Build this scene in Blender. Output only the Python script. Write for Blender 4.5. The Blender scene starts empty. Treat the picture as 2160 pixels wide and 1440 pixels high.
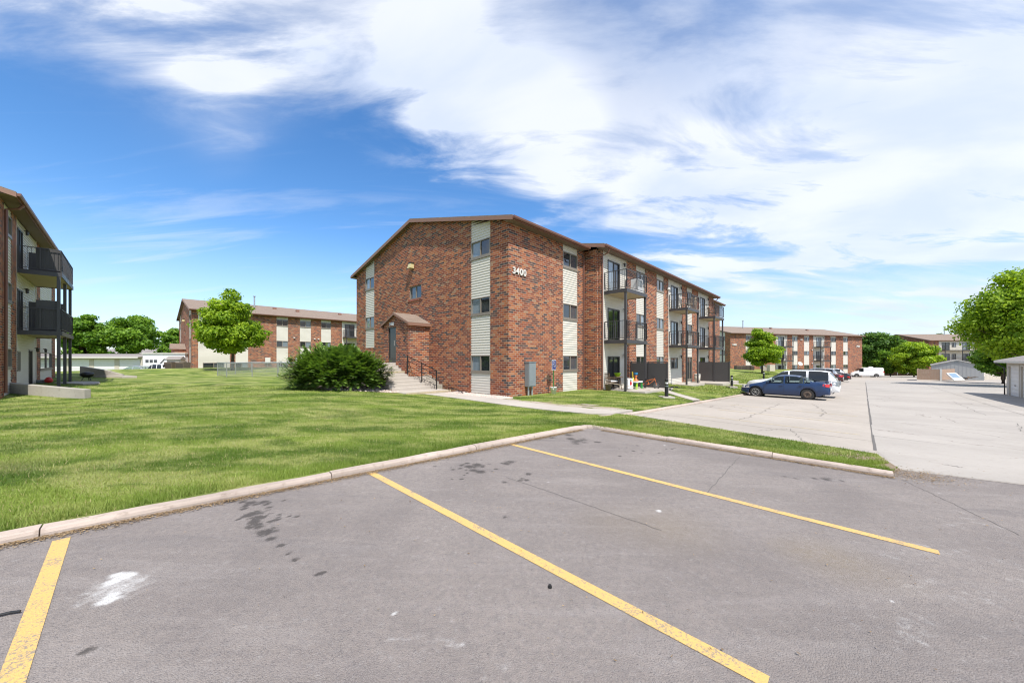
import bpy, bmesh, math, random
import numpy as np
from mathutils import Vector, Matrix
rnd = random.Random(7)
nrs = np.random.RandomState(11)
R = math.radians
scene = bpy.context.scene

# ---------------------------------------------------------------- camera, sky, sun, exposure
FPX, HZ, CXP, EYE = 760.0, 757.0, 1080.0, 1.70        # focal length and horizon of a 2160 x 1440 frame
cam_d = bpy.data.cameras.new("camera"); cam = bpy.data.objects.new("camera", cam_d)
scene.collection.objects.link(cam); scene.camera = cam
cam.location = (0, 0, EYE); cam.rotation_euler = (R(90), 0, 0)
cam_d.sensor_fit = 'HORIZONTAL'; cam_d.sensor_width = 36.0; cam_d.lens = 36.0 * FPX / 2160
cam_d.shift_y = (HZ - 720.0) / 2160; cam_d.clip_start = 0.05; cam_d.clip_end = 6000

SUN_EL = R(58.0)
SUN_H = Vector((0.42, -0.907, 0)).normalized()          # horizontal direction towards the sun
SUN_DIR = Vector((SUN_H.x * math.cos(SUN_EL), SUN_H.y * math.cos(SUN_EL), math.sin(SUN_EL)))
sun_d = bpy.data.lights.new("sun", 'SUN'); sun = bpy.data.objects.new("sun", sun_d)
scene.collection.objects.link(sun)
sun_d.energy = 4.1; sun_d.angle = R(0.55); sun_d.color = (1.0, 0.955, 0.89)
sun.rotation_euler = SUN_DIR.to_track_quat('Z', 'Y').to_euler(); sun.location = (0, -20, 40)
scene.view_settings.view_transform = 'Standard'; scene.view_settings.look = 'None'
scene.view_settings.gamma = 1.0; scene.view_settings.exposure = 0.62
scene.cycles.filter_width = 1.15
scene.view_settings.use_curve_mapping = False

world = bpy.data.worlds.new("World"); scene.world = world; world.use_nodes = True
def build_world():
    nt = world.node_tree; N = nt.nodes; L = nt.links; N.clear()
    out = N.new('ShaderNodeOutputWorld'); bg = N.new('ShaderNodeBackground')
    sky = N.new('ShaderNodeTexSky'); sky.sky_type = 'NISHITA'; sky.sun_disc = False
    sky.sun_elevation = SUN_EL; sky.sun_rotation = math.atan2(SUN_H.x, SUN_H.y)
    sky.altitude = 400; sky.air_density = 1.0; sky.dust_density = 0.4; sky.ozone_density = 2.2
    tc = N.new('ShaderNodeTexCoord')
    def mth(op, a, b=None, c=None, clamp=False):
        n = N.new('ShaderNodeMath'); n.operation = op; n.use_clamp = clamp
        for i, v in enumerate((a, b, c)):
            if v is None: continue
            if isinstance(v, (int, float)): n.inputs[i].default_value = v
            else: L.new(v, n.inputs[i])
        return n.outputs[0]
    def dot(v):
        n = N.new('ShaderNodeVectorMath'); n.operation = 'DOT_PRODUCT'
        L.new(tc.outputs['Generated'], n.inputs[0]); n.inputs[1].default_value = tuple(v); return n.outputs['Value']
    def smooth(v, a, b, c=0.0, d=1.0):
        n = N.new('ShaderNodeMapRange'); n.interpolation_type = 'SMOOTHSTEP'
        L.new(v, n.inputs['Value'])
        for k, q in zip(('From Min', 'From Max', 'To Min', 'To Max'), (a, b, c, d)): n.inputs[k].default_value = q
        return n.outputs['Result']
    def dirpx(px, py):
        return Vector(((px - CXP) / FPX, 1.0, (HZ - py) / FPX)).normalized()
    def blob(px, py, deg, amp=1.0, soft=0.2):
        d = dot(dirpx(px, py)); return smooth(d, math.cos(R(deg)), math.cos(R(deg * soft)), 0.0, amp)
    sep = N.new('ShaderNodeSeparateXYZ'); L.new(tc.outputs['Generated'], sep.inputs[0])
    z = sep.outputs['Z']; zc = mth('MAXIMUM', mth('ADD', z, 0.17), 0.02)
    cx = mth('DIVIDE', sep.outputs['X'], zc); cy = mth('DIVIDE', sep.outputs['Y'], zc)
    comb = N.new('ShaderNodeCombineXYZ'); L.new(cx, comb.inputs[0]); L.new(cy, comb.inputs[1])
    def noise(scale, detail, rough, rot=0.0, sc=(1, 1, 1), dist=0.0, off=(0, 0, 0), ntype='FBM'):
        mp = N.new('ShaderNodeMapping'); L.new(comb.outputs[0], mp.inputs[0])
        mp.inputs['Rotation'].default_value = (0, 0, rot); mp.inputs['Scale'].default_value = sc
        mp.inputs['Location'].default_value = off
        n = N.new('ShaderNodeTexNoise'); n.inputs['Scale'].default_value = scale
        n.inputs['Detail'].default_value = detail; n.inputs['Roughness'].default_value = rough
        n.inputs['Distortion'].default_value = dist
        L.new(mp.outputs[0], n.inputs['Vector']); return n.outputs['Fac']
    # signed distance above the lower edge of the cloud band (a plane through the eye)
    a, b = dirpx(60, 170), dirpx(1560, 560)
    n0 = a.cross(b).normalized()
    if n0.z < 0: n0 = -n0
    edge = dot(n0)
    broad = noise(0.75, 5, 0.5, R(35), (1, 1.5, 1), 0.25, (3.1, 0.7, 0))
    wisp = noise(1.9, 13, 0.60, R(95), (0.7, 1.9, 1), 0.5, (1.3, 5.2, 0))
    edge2 = mth('ADD', mth('ADD', edge, mth('MULTIPLY', mth('SUBTRACT', broad, 0.5), 0.45)), mth('MULTIPLY', mth('SUBTRACT', wisp, 0.5), 0.55))
    band = smooth(edge2, -0.04, 0.13)
    thin = smooth(edge, 0.10, 0.6, 0.0, 0.42)
    dens = mth('SUBTRACT', band, thin)
    tex = smooth(wisp, 0.34, 0.60, 0.46, 1.12)
    cl = mth('MULTIPLY', dens, tex)
    for (px, py, dg, am) in CLOUDS_PLUS:
        cl = mth('ADD', cl, mth('MULTIPLY', blob(px, py, dg, am), smooth(wisp, 0.30, 0.62, 0.15, 1.0)))
    for (px, py, dg, am) in CLOUDS_MINUS:
        cl = mth('MULTIPLY', cl, blob_inv(px, py, dg, am, dot, smooth, dirpx))
    # faint streaks low over the horizon and a milky low sky
    low = noise(1.5, 9, 0.6, R(12), (0.5, 3.2, 1), 0.5, (9.3, 2.2, 0))
    cl = mth('ADD', cl, mth('MULTIPLY', smooth(low, 0.50, 0.72), smooth(z, 0.62, 0.1, 0.0, 0.42)))
    cl = mth('MINIMUM', cl, 1.0)
    hs = N.new('ShaderNodeHueSaturation'); hs.inputs['Saturation'].default_value = 1.26
    hs.inputs['Hue'].default_value = 0.502; hs.inputs['Value'].default_value = SKY_VALUE
    L.new(sky.outputs[0], hs.inputs['Color'])
    shade = noise(1.4, 6, 0.5, R(35), (1, 1.6, 1), 0.3, (7.7, 1.9, 0))
    ccol = N.new('ShaderNodeMix'); ccol.data_type = 'RGBA'
    L.new(smooth(shade, 0.35, 0.62), ccol.inputs['Factor'])
    ccol.inputs['A'].default_value = CLOUD_A; ccol.inputs['B'].default_value = CLOUD_B
    mix = N.new('ShaderNodeMix'); mix.data_type = 'RGBA'
    L.new(mth('MULTIPLY', cl, 0.88), mix.inputs['Factor'])
    L.new(hs.outputs[0], mix.inputs['A']); L.new(ccol.outputs['Result'], mix.inputs['B'])
    # pale air near the horizon
    mix2 = N.new('ShaderNodeMix'); mix2.data_type = 'RGBA'
    L.new(smooth(z, 0.32, -0.02, 0.0, 0.55), mix2.inputs['Factor'])
    L.new(mix.outputs['Result'], mix2.inputs['A']); mix2.inputs['B'].default_value = HORIZON_C
    L.new(mix2.outputs['Result'], bg.inputs['Color']); bg.inputs['Strength'].default_value = 0.115
    L.new(bg.outputs[0], out.inputs[0])
def blob_inv(px, py, deg, amp, dot, smooth, dirpx):
    return smooth(dot(dirpx(px, py)), math.cos(R(deg)), math.cos(R(deg * 0.3)), 1.0, 1.0 - amp)
SKY_VALUE = 1.24
CLOUD_A = (4.7, 5.2, 6.2, 1); CLOUD_B = (5.9, 6.1, 6.5, 1); HORIZON_C = (4.1, 4.9, 6.1, 1)
CLOUDS_PLUS = [(330, 110, 13, 0.5), (930, 120, 9, 0.4), (1900, 600, 26, 0.6), (1150, 260, 10, 0.35), (560, 130, 9, 0.35), (2080, 180, 14, 0.45), (1450, 420, 10, 0.4)]
CLOUDS_MINUS = [(1350, 60, 14, 0.25), (60, 480, 18, 0.8), (700, 380, 14, 0.85), (1230, 450, 4.5, 0.5), (250, 330, 12, 0.9)]
build_world()

# ---------------------------------------------------------------- placement frames
E1 = Vector((0.6878, 0.7259, 0)); E2 = Vector((-0.7259, 0.6878, 0))
C0 = Vector((-0.147, 15.95, 0))
def F(t, w, z=0.0):                                     # t along the long face, w outwards from it
    p = C0 + E1 * t - E2 * w; return Vector((p.x, p.y, z))
def at(px, py, Y):                                      # a point of the place from a direction and a depth
    return Vector(((px - CXP) / FPX * Y, Y, EYE + (HZ - py) / FPX * Y))
def apl(x, y): return -0.0232 * x + 0.0071 * y
def onlot(px, py):                                      # pixel direction meets the sloping asphalt
    u, v = (px - CXP) / FPX, (HZ - py) / FPX
    Y = EYE / (-0.0232 * u + 0.0071 - v); return Vector((u * Y, Y, 0))

class TPS:
    def __init__(s, pts, lam=0.012):
        P = np.array(pts, float); s.X = P[:, :2]; n = len(P)
        K = s.k(s.X, s.X) + lam * np.eye(n) * 10
        A = np.zeros((n + 3, n + 3)); A[:n, :n] = K; A[:n, n] = 1; A[:n, n+1:] = s.X; A[n, :n] = 1; A[n+1:, :n] = s.X.T
        s.w = np.linalg.solve(A, np.r_[P[:, 2], 0, 0, 0])
    def k(s, a, b):
        d2 = ((a[:, None, :] - b[None]) ** 2).sum(-1) + 1e-9; return 0.5 * d2 * np.log(d2) / 10
    def many(s, xy):
        xy = np.asarray(xy, float); o = np.empty(len(xy)); n = len(s.X)
        for i in range(0, len(xy), 20000):
            q = xy[i:i+20000]; o[i:i+20000] = s.k(q, s.X) @ s.w[:n] + s.w[n] + q @ s.w[n+1:]
        return o
    def __call__(s, x, y): return float(s.many([[x, y]])[0])
ppts = [(x, y, apl(x, y)) for x, y in [(-14, -6), (-4, -3), (-9, -2), (-4.3, 3), (0, 1.5), (5, 0), (1.8, 8.75), (5.7, 5.5), (8, 3), (0, 6), (-2, 4.5), (3, 4), (10, -3), (3, -6), (-1, 0)]]
ppts += [(3.45, 11.4, -.08), (6.8, 15, -.25), (9.9, 18.3, -.4), (14.35, 22.5, -.6), (17, 22, -.675), (18.3, 20.8, -.67), (35.5, 25.7, -.9),
         (36, 39, -1.0), (43, 46, -1.15), (70, 72, -1.95), (80, 52, -1.35), (12, 8, -.36), (20, 10, -.55), (30, 10, -.75), (60, 30, -1.2), (47, 57, -1.45), (95, 80, -2.2), (110, 40, -1.6), (26, 30, -.83), (7, 9, -.2), (60, 0, -1.2), (40, -15, -1.0)]
PZ = TPS(ppts)
lpts = []
for k in range(0, 9):                                   # along the left kerb
    x, y = -12 + k * 13.84 / 8, -4.0 + k * 12.75 / 8
    lpts.append((x - .1, y + .1, apl(x, y) + .07))
for x, y in [(3.2, 7.65), (4.5, 6.6), (6.9, 6.8), (5.9, 8.0), (3.8, 10.6), (2.3, 10), (4.8, 8)]: lpts.append((x, y, PZ(x, y) + .075))
lpts += [(x, y, PZ(x, y) + d) for x, y, d in ((5.72, 5.65, .06), (6.35, 5.92, .012), (6.6, 6.3, .012), (6.05, 5.85, .06))]
for t in (-.8, 3, 7, 11, 15, 21, 28, 36, 45, 55): 
    p = F(t, 6.0); lpts.append((p.x, p.y, PZ(p.x, p.y) + .12))
for t, w, z in [(0, 0, .02), (-1.4, 0, .0), (-1.4, -3.9, .0), (-1.4, 4, -.02), (3, 0, .0), (3, 3, -.06), (6, 3, -.06), (8, 1, -.04), (12, 3, -.1), (18, 1, -.24), (25, 1, -.36), (32, 2, -.45),
                (-3, -1, .06), (-5, 2, .05), (-3, -6, .22), (0, -4, .02), (-.5, -7, .1), (0, -15, .5), (-4, -16, .5), (-4.6, -7, .38), (-7, -5, .33), (20, -8, 0), (34, -8, -.3), (40, -20, 0)]:
    p = F(t, w); lpts.append((p.x, p.y, z))
lpts += [(-8, 9, .26), (-5, 12, .22), (-14, 8, .2), (-17.8, 14.8, .08), (-21.5, 15, .27), (-30, 10, .35), (-22, 18, .38), (-22, 21, .42), (-16, 19, .4), (-15, 27, .5), (-33, 34, .78), (-25, 36, .78),
         (-40, 35, .6), (-18, 38, .6), (-23, 28.5, .36), (-17, 29, .36), (-14, 31, .36), (-36, 40, .6), (-30, 47, .45), (-24, 54, .3), (-50, 41, -.3), (-62, 42, -.5), (-80, 40, -.7), (-70, 65, -1), (-45, 60, -.3), (-60, 15, .2),
         (34.6, 50, -.27), (30, 38, -.5), (41, 66, -.1), (60, 71, -.3), (73, 75, -.6), (20, 45, -.3), (0, 60, -.2), (40, 90, -1.2), (-30, 90, -1), (90, 95, -2.4), (-25, 20, .42), (-30, 26, .5)]
LZ = TPS(lpts)

# ---------------------------------------------------------------- materials
MATS = {}
def new_mat(name):
    m = bpy.data.materials.new(name); m.use_nodes = True; nt = m.node_tree; nt.nodes.clear()
    o = nt.nodes.new('ShaderNodeOutputMaterial'); b = nt.nodes.new('ShaderNodeBsdfPrincipled')
    nt.links.new(b.outputs[0], o.inputs[0]); MATS[name] = m
    return m, nt, b
class NT:
    def __init__(s, nt): s.nt = nt; s.N = nt.nodes; s.L = nt.links
    def n(s, t, **k):
        x = s.N.new(t)
        for a, b in k.items(): setattr(x, a, b)
        return x
    def lk(s, a, b): s.L.new(a, b)
    def val(s, x, i, v):
        if isinstance(v, (int, float, tuple)): x.inputs[i].default_value = v
        else: s.lk(v, x.inputs[i])
    def m(s, op, a, b=0.0, c=0.0, clamp=False):
        x = s.n('ShaderNodeMath', operation=op, use_clamp=clamp)
        s.val(x, 0, a); s.val(x, 1, b); s.val(x, 2, c); return x.outputs[0]
    def noise(s, vec, scale, detail=4, rough=.55, dist=0.0):
        x = s.n('ShaderNodeTexNoise'); s.lk(vec, x.inputs['Vector']); x.inputs['Scale'].default_value = scale
        x.inputs['Detail'].default_value = detail; x.inputs['Roughness'].default_value = rough; x.inputs['Distortion'].default_value = dist
        return x.outputs['Fac']
    def mr(s, v, a, b, c=0.0, d=1.0, sm=True):
        x = s.n('ShaderNodeMapRange'); x.interpolation_type = 'SMOOTHSTEP' if sm else 'LINEAR'
        s.val(x, 'Value', v)
        for k, q in zip(('From Min', 'From Max', 'To Min', 'To Max'), (a, b, c, d)): x.inputs[k].default_value = q
        return x.outputs['Result']
    def mix(s, f, a, b, blend='MIX'):
        x = s.n('ShaderNodeMix', data_type='RGBA', blend_type=blend)
        for k, v in (('Factor', f), ('A', a), ('B', b)):
            i = [q for q in x.inputs if q.name == k and (q.type == ('VALUE' if k == 'Factor' else 'RGBA'))][0]
            if isinstance(v, (int, float)) and k != 'Factor': v = (v, v, v, 1)
            if isinstance(v, tuple) and len(v) == 3: v = (*v, 1)
            if isinstance(v, (int, float, tuple)): i.default_value = v
            else: s.lk(v, i)
        return [q for q in x.outputs if q.type == 'RGBA'][0]
    def ramp(s, f, stops, const=False):
        x = s.n('ShaderNodeValToRGB'); s.lk(f, x.inputs[0]); cr = x.color_ramp
        if const: cr.interpolation = 'CONSTANT'
        while len(cr.elements) < len(stops): cr.elements.new(0.5)
        for e, (p, c) in zip(cr.elements, stops): e.position = p; e.color = (*c, 1)
        return x.outputs[0]
    def bump(s, b, h, dist, st=1.0):
        x = s.n('ShaderNodeBump'); s.lk(h, x.inputs['Height']); x.inputs['Distance'].default_value = dist; x.inputs['Strength'].default_value = st
        s.lk(x.outputs[0], b.inputs['Normal'])
    def uv(s): return s.n('ShaderNodeUVMap').outputs[0]
    def obj(s): return s.n('ShaderNodeTexCoord').outputs['Object']
    def pos(s): return s.n('ShaderNodeNewGeometry').outputs['Position']
    def mp(s, vec, sc=(1, 1, 1), rot=(0, 0, 0), loc=(0, 0, 0)):
        x = s.n('ShaderNodeMapping'); s.lk(vec, x.inputs[0]); x.inputs['Scale'].default_value = sc; x.inputs['Rotation'].default_value = rot; x.inputs['Location'].default_value = loc
        return x.outputs[0]
def simple(name, col, rough=.6, metal=0.0, var=.18, scale=6.0, bump=0.0, coat=0.0, spec=.5, coord='obj'):
    m, nt, b = new_mat(name); g = NT(nt); co = g.obj() if coord == 'obj' else g.pos()
    f = g.noise(co, scale, 5, .6)
    c = g.mix(f, tuple(x * (1 - var) for x in col), tuple(min(1, x * (1 + var)) for x in col))
    g.lk(c, b.inputs['Base Color']); b.inputs['Metallic'].default_value = metal
    g.lk(g.mr(f, .3, .7, max(0, rough - .07), min(1, rough + .07)), b.inputs['Roughness'])
    b.inputs['Coat Weight'].default_value = coat; b.inputs['Coat Roughness'].default_value = .04
    b.inputs['Specular IOR Level'].default_value = spec
    if bump: g.bump(b, g.noise(co, scale * 8, 4, .6), bump)
    return m
def mat_brick(name='brick', stops=None, mortar=(.40, .295, .22), bl=.29, bh=.0985):
    m, nt, b = new_mat(name); g = NT(nt); uv = g.uv()
    s = g.n('ShaderNodeSeparateXYZ'); g.lk(uv, s.inputs[0])
    row = g.m('FLOOR', g.m('DIVIDE', s.outputs[1], bh)); fy = g.m('FRACT', g.m('DIVIDE', s.outputs[1], bh))
    xo = g.m('ADD', g.m('DIVIDE', s.outputs[0], bl), g.m('MULTIPLY', g.m('FRACT', g.m('MULTIPLY', row, .5)), 1.0))
    col = g.m('FLOOR', xo); fx = g.m('FRACT', xo)
    cb = g.n('ShaderNodeCombineXYZ'); g.lk(col, cb.inputs[0]); g.lk(row, cb.inputs[1])
    wn = g.n('ShaderNodeTexWhiteNoise', noise_dimensions='2D'); g.lk(cb.outputs[0], wn.inputs['Vector'])
    # clusters: shift the palette with a broad noise so that dark bricks gather
    clus = g.noise(cb.outputs[0], .22, 3, .6)
    f = g.m('ADD', wn.outputs['Value'], g.m('MULTIPLY', g.m('SUBTRACT', clus, .5), .55), clamp=True)
    stops = stops or [(0, (.045, .038, .042)), (.055, (.085, .050, .044)), (.13, (.115, .036, .024)), (.24, (.180, .046, .024)), (.40, (.255, .062, .026)), (.57, (.325, .090, .034)), (.74, (.375, .122, .045)), (.90, (.405, .165, .068)), (.975, (.33, .19, .11))]
    bc = g.ramp(f, stops, True)
    fine = g.noise(uv, 26, 3, .6)
    bc = g.mix(g.mr(fine, .3, .7, 0, .38), bc, g.mix(.7, bc, (.10, .05, .04)))
    ex = g.m('MINIMUM', fx, g.m('SUBTRACT', 1.0, fx)); ey = g.m('MINIMUM', fy, g.m('SUBTRACT', 1.0, fy))
    mort = g.m('MAXIMUM', g.mr(ex, .020, .040, 1, 0), g.mr(ey, .06, .115, 1, 0))
    mc = g.mix(fine, mortar, tuple(x * 1.2 for x in mortar))
    c = g.mix(mort, bc, mc)
    st = g.noise(g.mp(uv, (1, .25, 1)), .6, 4, .6)
    c = g.mix(g.mr(st, .35, .7, 0, .22), c, g.mix(.5, c, (.20, .13, .10)))
    g.lk(c, b.inputs['Base Color']); b.inputs['Roughness'].default_value = .85; b.inputs['Specular IOR Level'].default_value = .25
    h = g.m('ADD', g.m('MULTIPLY', g.m('SUBTRACT', 1.0, mort), .8), g.m('MULTIPLY', fine, .3))
    g.bump(b, h, .008); return m
mat_brick()
mat_brick('brick_red', [(0, (.14, .04, .03)), (.3, (.26, .06, .04)), (.6, (.33, .075, .045)), (.85, (.38, .11, .07))])
def mat_siding():
    m, nt, b = new_mat('siding'); g = NT(nt); uv = g.uv()
    n = g.noise(g.mp(uv, (.6, 6, 1)), 2.0, 4, .6)
    st = g.noise(g.mp(uv, (3, .3, 1)), 1.2, 4, .6)
    c = g.mix(n, (.56, .525, .45), (.65, .615, .54)); c = g.mix(g.mr(st, .5, .8, 0, .35), c, (.48, .44, .36))
    g.lk(c, b.inputs['Base Color']); b.inputs['Roughness'].default_value = .55
mat_siding()
def mat_shingle():
    m, nt, b = new_mat('shingle'); g = NT(nt); uv = g.uv()
    bt = g.n('ShaderNodeTexBrick'); g.lk(uv, bt.inputs['Vector']); bt.inputs['Scale'].default_value = 1.0
    bt.inputs['Brick Width'].default_value = .33; bt.inputs['Row Height'].default_value = .14; bt.inputs['Mortar Size'].default_value = .006
    bt.inputs['Color1'].default_value = (.20, .150, .115, 1); bt.inputs['Color2'].default_value = (.265, .20, .155, 1); bt.inputs['Mortar'].default_value = (.12, .08, .06, 1)
    n = g.noise(uv, .5, 5, .6); c = g.mix(g.mr(n, .3, .7, 0, .5), bt.outputs[0], (.19, .145, .11))
    g.lk(c, b.inputs['Base Color']); b.inputs['Roughness'].default_value = .95; g.bump(b, g.noise(uv, 60, 3, .7), .004)
mat_shingle()
def mat_asphalt():
    m, nt, b = new_mat('asphalt'); g = NT(nt); p = g.pos()
    fine = g.noise(p, 95, 3, .75); mid = g.noise(p, 22, 5, .65); big = g.noise(p, .55, 6, .62, .6)
    vor = g.n('ShaderNodeTexVoronoi'); g.lk(p, vor.inputs['Vector']); vor.inputs['Scale'].default_value = 120
    c = g.mix(g.mr(big, .3, .7), (.197, .170, .154), (.268, .232, .207))
    c = g.mix(g.mr(mid, .35, .7, 0, .45), c, (.145, .130, .127))
    streak = g.noise(g.mp(p, (.35, 2.4, 1), (0, 0, R(46))), 1.6, 6, .65, .4)
    c = g.mix(g.mr(streak, .48, .72, 0, .42), c, (.30, .268, .248))
    c = g.mix(g.mr(g.noise(g.mp(p, (.3, 2.0, 1), (0, 0, R(40)), (5, 3, 0)), 1.1, 6, .6, .8), .55, .75, 0, .5), c, (.135, .122, .120))
    c = g.mix(g.mr(vor.outputs['Distance'], .02, .45, .55, 0), c, (.36, .34, .33))
    c = g.mix(g.mr(fine, .52, .70, 0, .70), c, (.085, .080, .084))
    # spots of oil, white powder and rust: fields stored on the sheet
    w = g.noise(p, 34, 5, .65)
    at_ = g.n('ShaderNodeAttribute', attribute_name='oil'); o = g.m('ADD', at_.outputs['Fac'], g.m('MULTIPLY', g.m('SUBTRACT', w, .5), .85))
    c = g.mix(g.mr(o, .04, .50, 0, .74), c, (.036, .032, .030))
    at2 = g.n('ShaderNodeAttribute', attribute_name='powder'); o2 = g.m('ADD', at2.outputs['Fac'], g.m('MULTIPLY', g.m('SUBTRACT', g.noise(p, 16, 7, .75), .5), .9))
    c = g.mix(g.mr(o2, .02, .55, 0, .85), c, (.58, .57, .55))
    at3 = g.n('ShaderNodeAttribute', attribute_name='rust'); o3 = g.m('MULTIPLY', at3.outputs['Fac'], g.mr(mid, .3, .7, .3, 1))
    c = g.mix(g.m('MULTIPLY', o3, .5), c, (.24, .19, .12))
    g.lk(c, b.inputs['Base Color']); b.inputs['Roughness'].default_value = .92; b.inputs['Specular IOR Level'].default_value = .3
    g.bump(b, g.m('ADD', g.m('MULTIPLY', fine, .7), g.m('MULTIPLY', vor.outputs['Distance'], .5)), .010)
mat_asphalt()
def mat_concrete(name, base, big_v=.10, crack=False, dirt=(.20, .16, .12), dirt_a=.3):
    m, nt, b = new_mat(name); g = NT(nt); p = g.pos()
    n1 = g.noise(p, .35, 7, .6, .4); n2 = g.noise(p, 9, 6, .65); n3 = g.noise(p, 120, 3, .7)
    c = g.mix(g.mr(n1, .3, .7), tuple(x * (1 - big_v) for x in base), tuple(x * (1 + big_v) for x in base))
    c = g.mix(g.mr(n2, .5, .8, 0, dirt_a), c, dirt)
    c = g.mix(g.mr(n3, .55, .75, 0, .3), c, tuple(x * .6 for x in base))
    if crack:
        st = g.noise(g.mp(p, (.18, 2.2, 1), (0, 0, R(-44))), 1.3, 6, .6, .4)
        c = g.mix(g.mr(st, .52, .78, 0, .35), c, (.30, .27, .24))
        w = g.mix(.5, p, p); 
        vo = g.n('ShaderNodeTexVoronoi', feature='DISTANCE_TO_EDGE'); 
        wp = g.n('ShaderNodeVectorMath', operation='ADD'); g.lk(p, wp.inputs[0])
        nn = g.n('ShaderNodeTexNoise'); g.lk(p, nn.inputs['Vector']); nn.inputs['Scale'].default_value = 1.2; nn.inputs['Detail'].default_value = 6
        g.lk(nn.outputs['Color'], wp.inputs[1]); g.lk(wp.outputs[0], vo.inputs['Vector']); vo.inputs['Scale'].default_value = .22
        ck = g.m('MULTIPLY', g.mr(vo.outputs['Distance'], .001, .0045, 1, 0), g.mr(g.noise(p, .3, 3, .5), .5, .6))
        c = g.mix(g.m('MULTIPLY', ck, .65), c, (.10, .085, .07))
    g.lk(c, b.inputs['Base Color']); b.inputs['Roughness'].default_value = .9; b.inputs['Specular IOR Level'].default_value = .3
    g.bump(b, g.m('ADD', n2, n3), .004); return m
mat_concrete('concrete', (.37, .33, .285), .09, True)
mat_concrete('kerb', (.42, .345, .29), .18, False, (.19, .145, .11), .75)
mat_concrete('path_concrete', (.42, .38, .33), .08, False, (.30, .26, .22), .3)
mat_concrete('concrete_grey', (.355, .325, .29), .09, True)
mat_concrete('old_concrete', (.36, .33, .28), .15, False, (.16, .14, .11), .5)
mat_concrete('gravel_base', (.36, .29, .24), .25, False)
def grass_colour(g, p):
    big = g.noise(p, .35, 6, .6, .5)
    # mowing stripes that curve round the lawn
    dx = g.n('ShaderNodeVectorMath', operation='SUBTRACT'); g.lk(p, dx.inputs[0]); dx.inputs[1].default_value = (6.0, -26.0, 0)
    sx = g.n('ShaderNodeSeparateXYZ'); g.lk(dx.outputs[0], sx.inputs[0])
    rr = g.m('SQRT', g.m('ADD', g.m('MULTIPLY', sx.outputs[0], sx.outputs[0]), g.m('MULTIPLY', sx.outputs[1], sx.outputs[1])))
    rr = g.m('ADD', rr, g.m('MULTIPLY', g.noise(p, .5, 5, .6), 1.5))
    stripe = g.m('SINE', g.m('MULTIPLY', rr, 2 * math.pi / 2.3))
    stripe = g.m('MULTIPLY', stripe, g.mr(g.noise(p, .16, 3, .5), .35, .65, .25, 1))
    c = g.mix(g.mr(stripe, -1, 1), (.085, .155, .015), (.28, .36, .065))
    # soft mottling along the passes of the mower
    mot = g.noise(g.mp(p, (1.0, 2.2, 1), (0, 0, R(14))), .75, 7, .62, .3)
    c = g.mix(g.mr(mot, .44, .60, 0, .8), c, (.45, .46, .16))
    mot2 = g.noise(g.mp(p, (1.2, 2.0, 1), (0, 0, R(30)), (4, 2, 0)), .6, 7, .62, .3)
    c = g.mix(g.mr(mot2, .50, .64, 0, .8), c, (.058, .125, .012))
    c = g.mix(g.mr(big, .55, .72, 0, .5), c, (.38, .34, .16))
    return c
def mat_lawn():
    m, nt, b = new_mat('lawn'); g = NT(nt); p = g.pos(); c = grass_colour(g, p)
    f = g.noise(p, 60, 4, .75); f2 = g.noise(p, 14, 5, .7)
    c = g.mix(g.mr(f, .35, .7, 0, .6), c, (.025, .042, .008)); c = g.mix(g.mr(f2, .45, .75, 0, .4), c, (.28, .27, .10))
    at_ = g.n('ShaderNodeAttribute', attribute_name='bare')
    e = g.m('ADD', at_.outputs['Fac'], g.m('MULTIPLY', g.m('SUBTRACT', g.noise(p, 3.2, 6, .7), .5), 1.3))
    soil = g.mix(g.noise(p, 9, 5, .7), (.22, .16, .10), (.40, .32, .23))
    c = g.mix(g.mr(e, .38, .55, 0, 1), c, soil)
    g.lk(c, b.inputs['Base Color']); b.inputs['Roughness'].default_value = .9; b.inputs['Specular IOR Level'].default_value = .15
    g.bump(b, g.m('ADD', f, f2), .03)
mat_lawn()
def mat_leaf(name, dark, light, trans=.35, world_grass=False):
    m, nt, b = new_mat(name); g = NT(nt)
    a = g.n('ShaderNodeAttribute', attribute_name='tint')
    if world_grass:
        c = grass_colour(g, g.pos()); c = g.mix(g.mr(a.outputs['Fac'], 0, 1, 0, .75, False), g.mix(.30, c, (.04, .085, .010)), g.mix(.5, c, (.32, .42, .09)))
        c = g.mix(g.mr(a.outputs['Fac'], .93, .95), c, (.42, .36, .18))
    else: c = g.mix(a.outputs['Fac'], dark, light)
    g.lk(c, b.inputs['Base Color']); b.inputs['Roughness'].default_value = .55; b.inputs['Specular IOR Level'].default_value = .3
    tr = g.n('ShaderNodeBsdfTranslucent'); g.lk(g.mix(1.0, c, (1.25, 1.25, .55), 'MULTIPLY'), tr.inputs[0])
    ms = g.n('ShaderNodeMixShader'); ms.inputs[0].default_value = trans
    g.lk(b.outputs[0], ms.inputs[1]); g.lk(tr.outputs[0], ms.inputs[2])
    o = [x for x in nt.nodes if x.type == 'OUTPUT_MATERIAL'][0]; g.lk(ms.outputs[0], o.inputs[0]); return m
mat_leaf('grass_blade', 0, 0, .3, True)
mat_leaf('leaf_maple', (.06, .15, .012), (.24, .40, .035), .42)
mat_leaf('leaf_bright', (.11, .22, .010), (.42, .56, .035), .45)
mat_leaf('leaf_dark', (.035, .09, .012), (.16, .29, .04), .35)
mat_leaf('leaf_yew', (.030, .080, .016), (.20, .32, .055), .3)
mat_leaf('leaf_litter', (.10, .06, .03), (.40, .28, .15), .1)
simple('bark', (.10, .07, .05), .9, var=.4, scale=10, bump=.02)
simple('trim_brown', (.17, .075, .050), .5, var=.12)
simple('trim_tan', (.24, .13, .09), .6, var=.12)
simple('soffit', (.16, .115, .085), .7)
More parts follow.
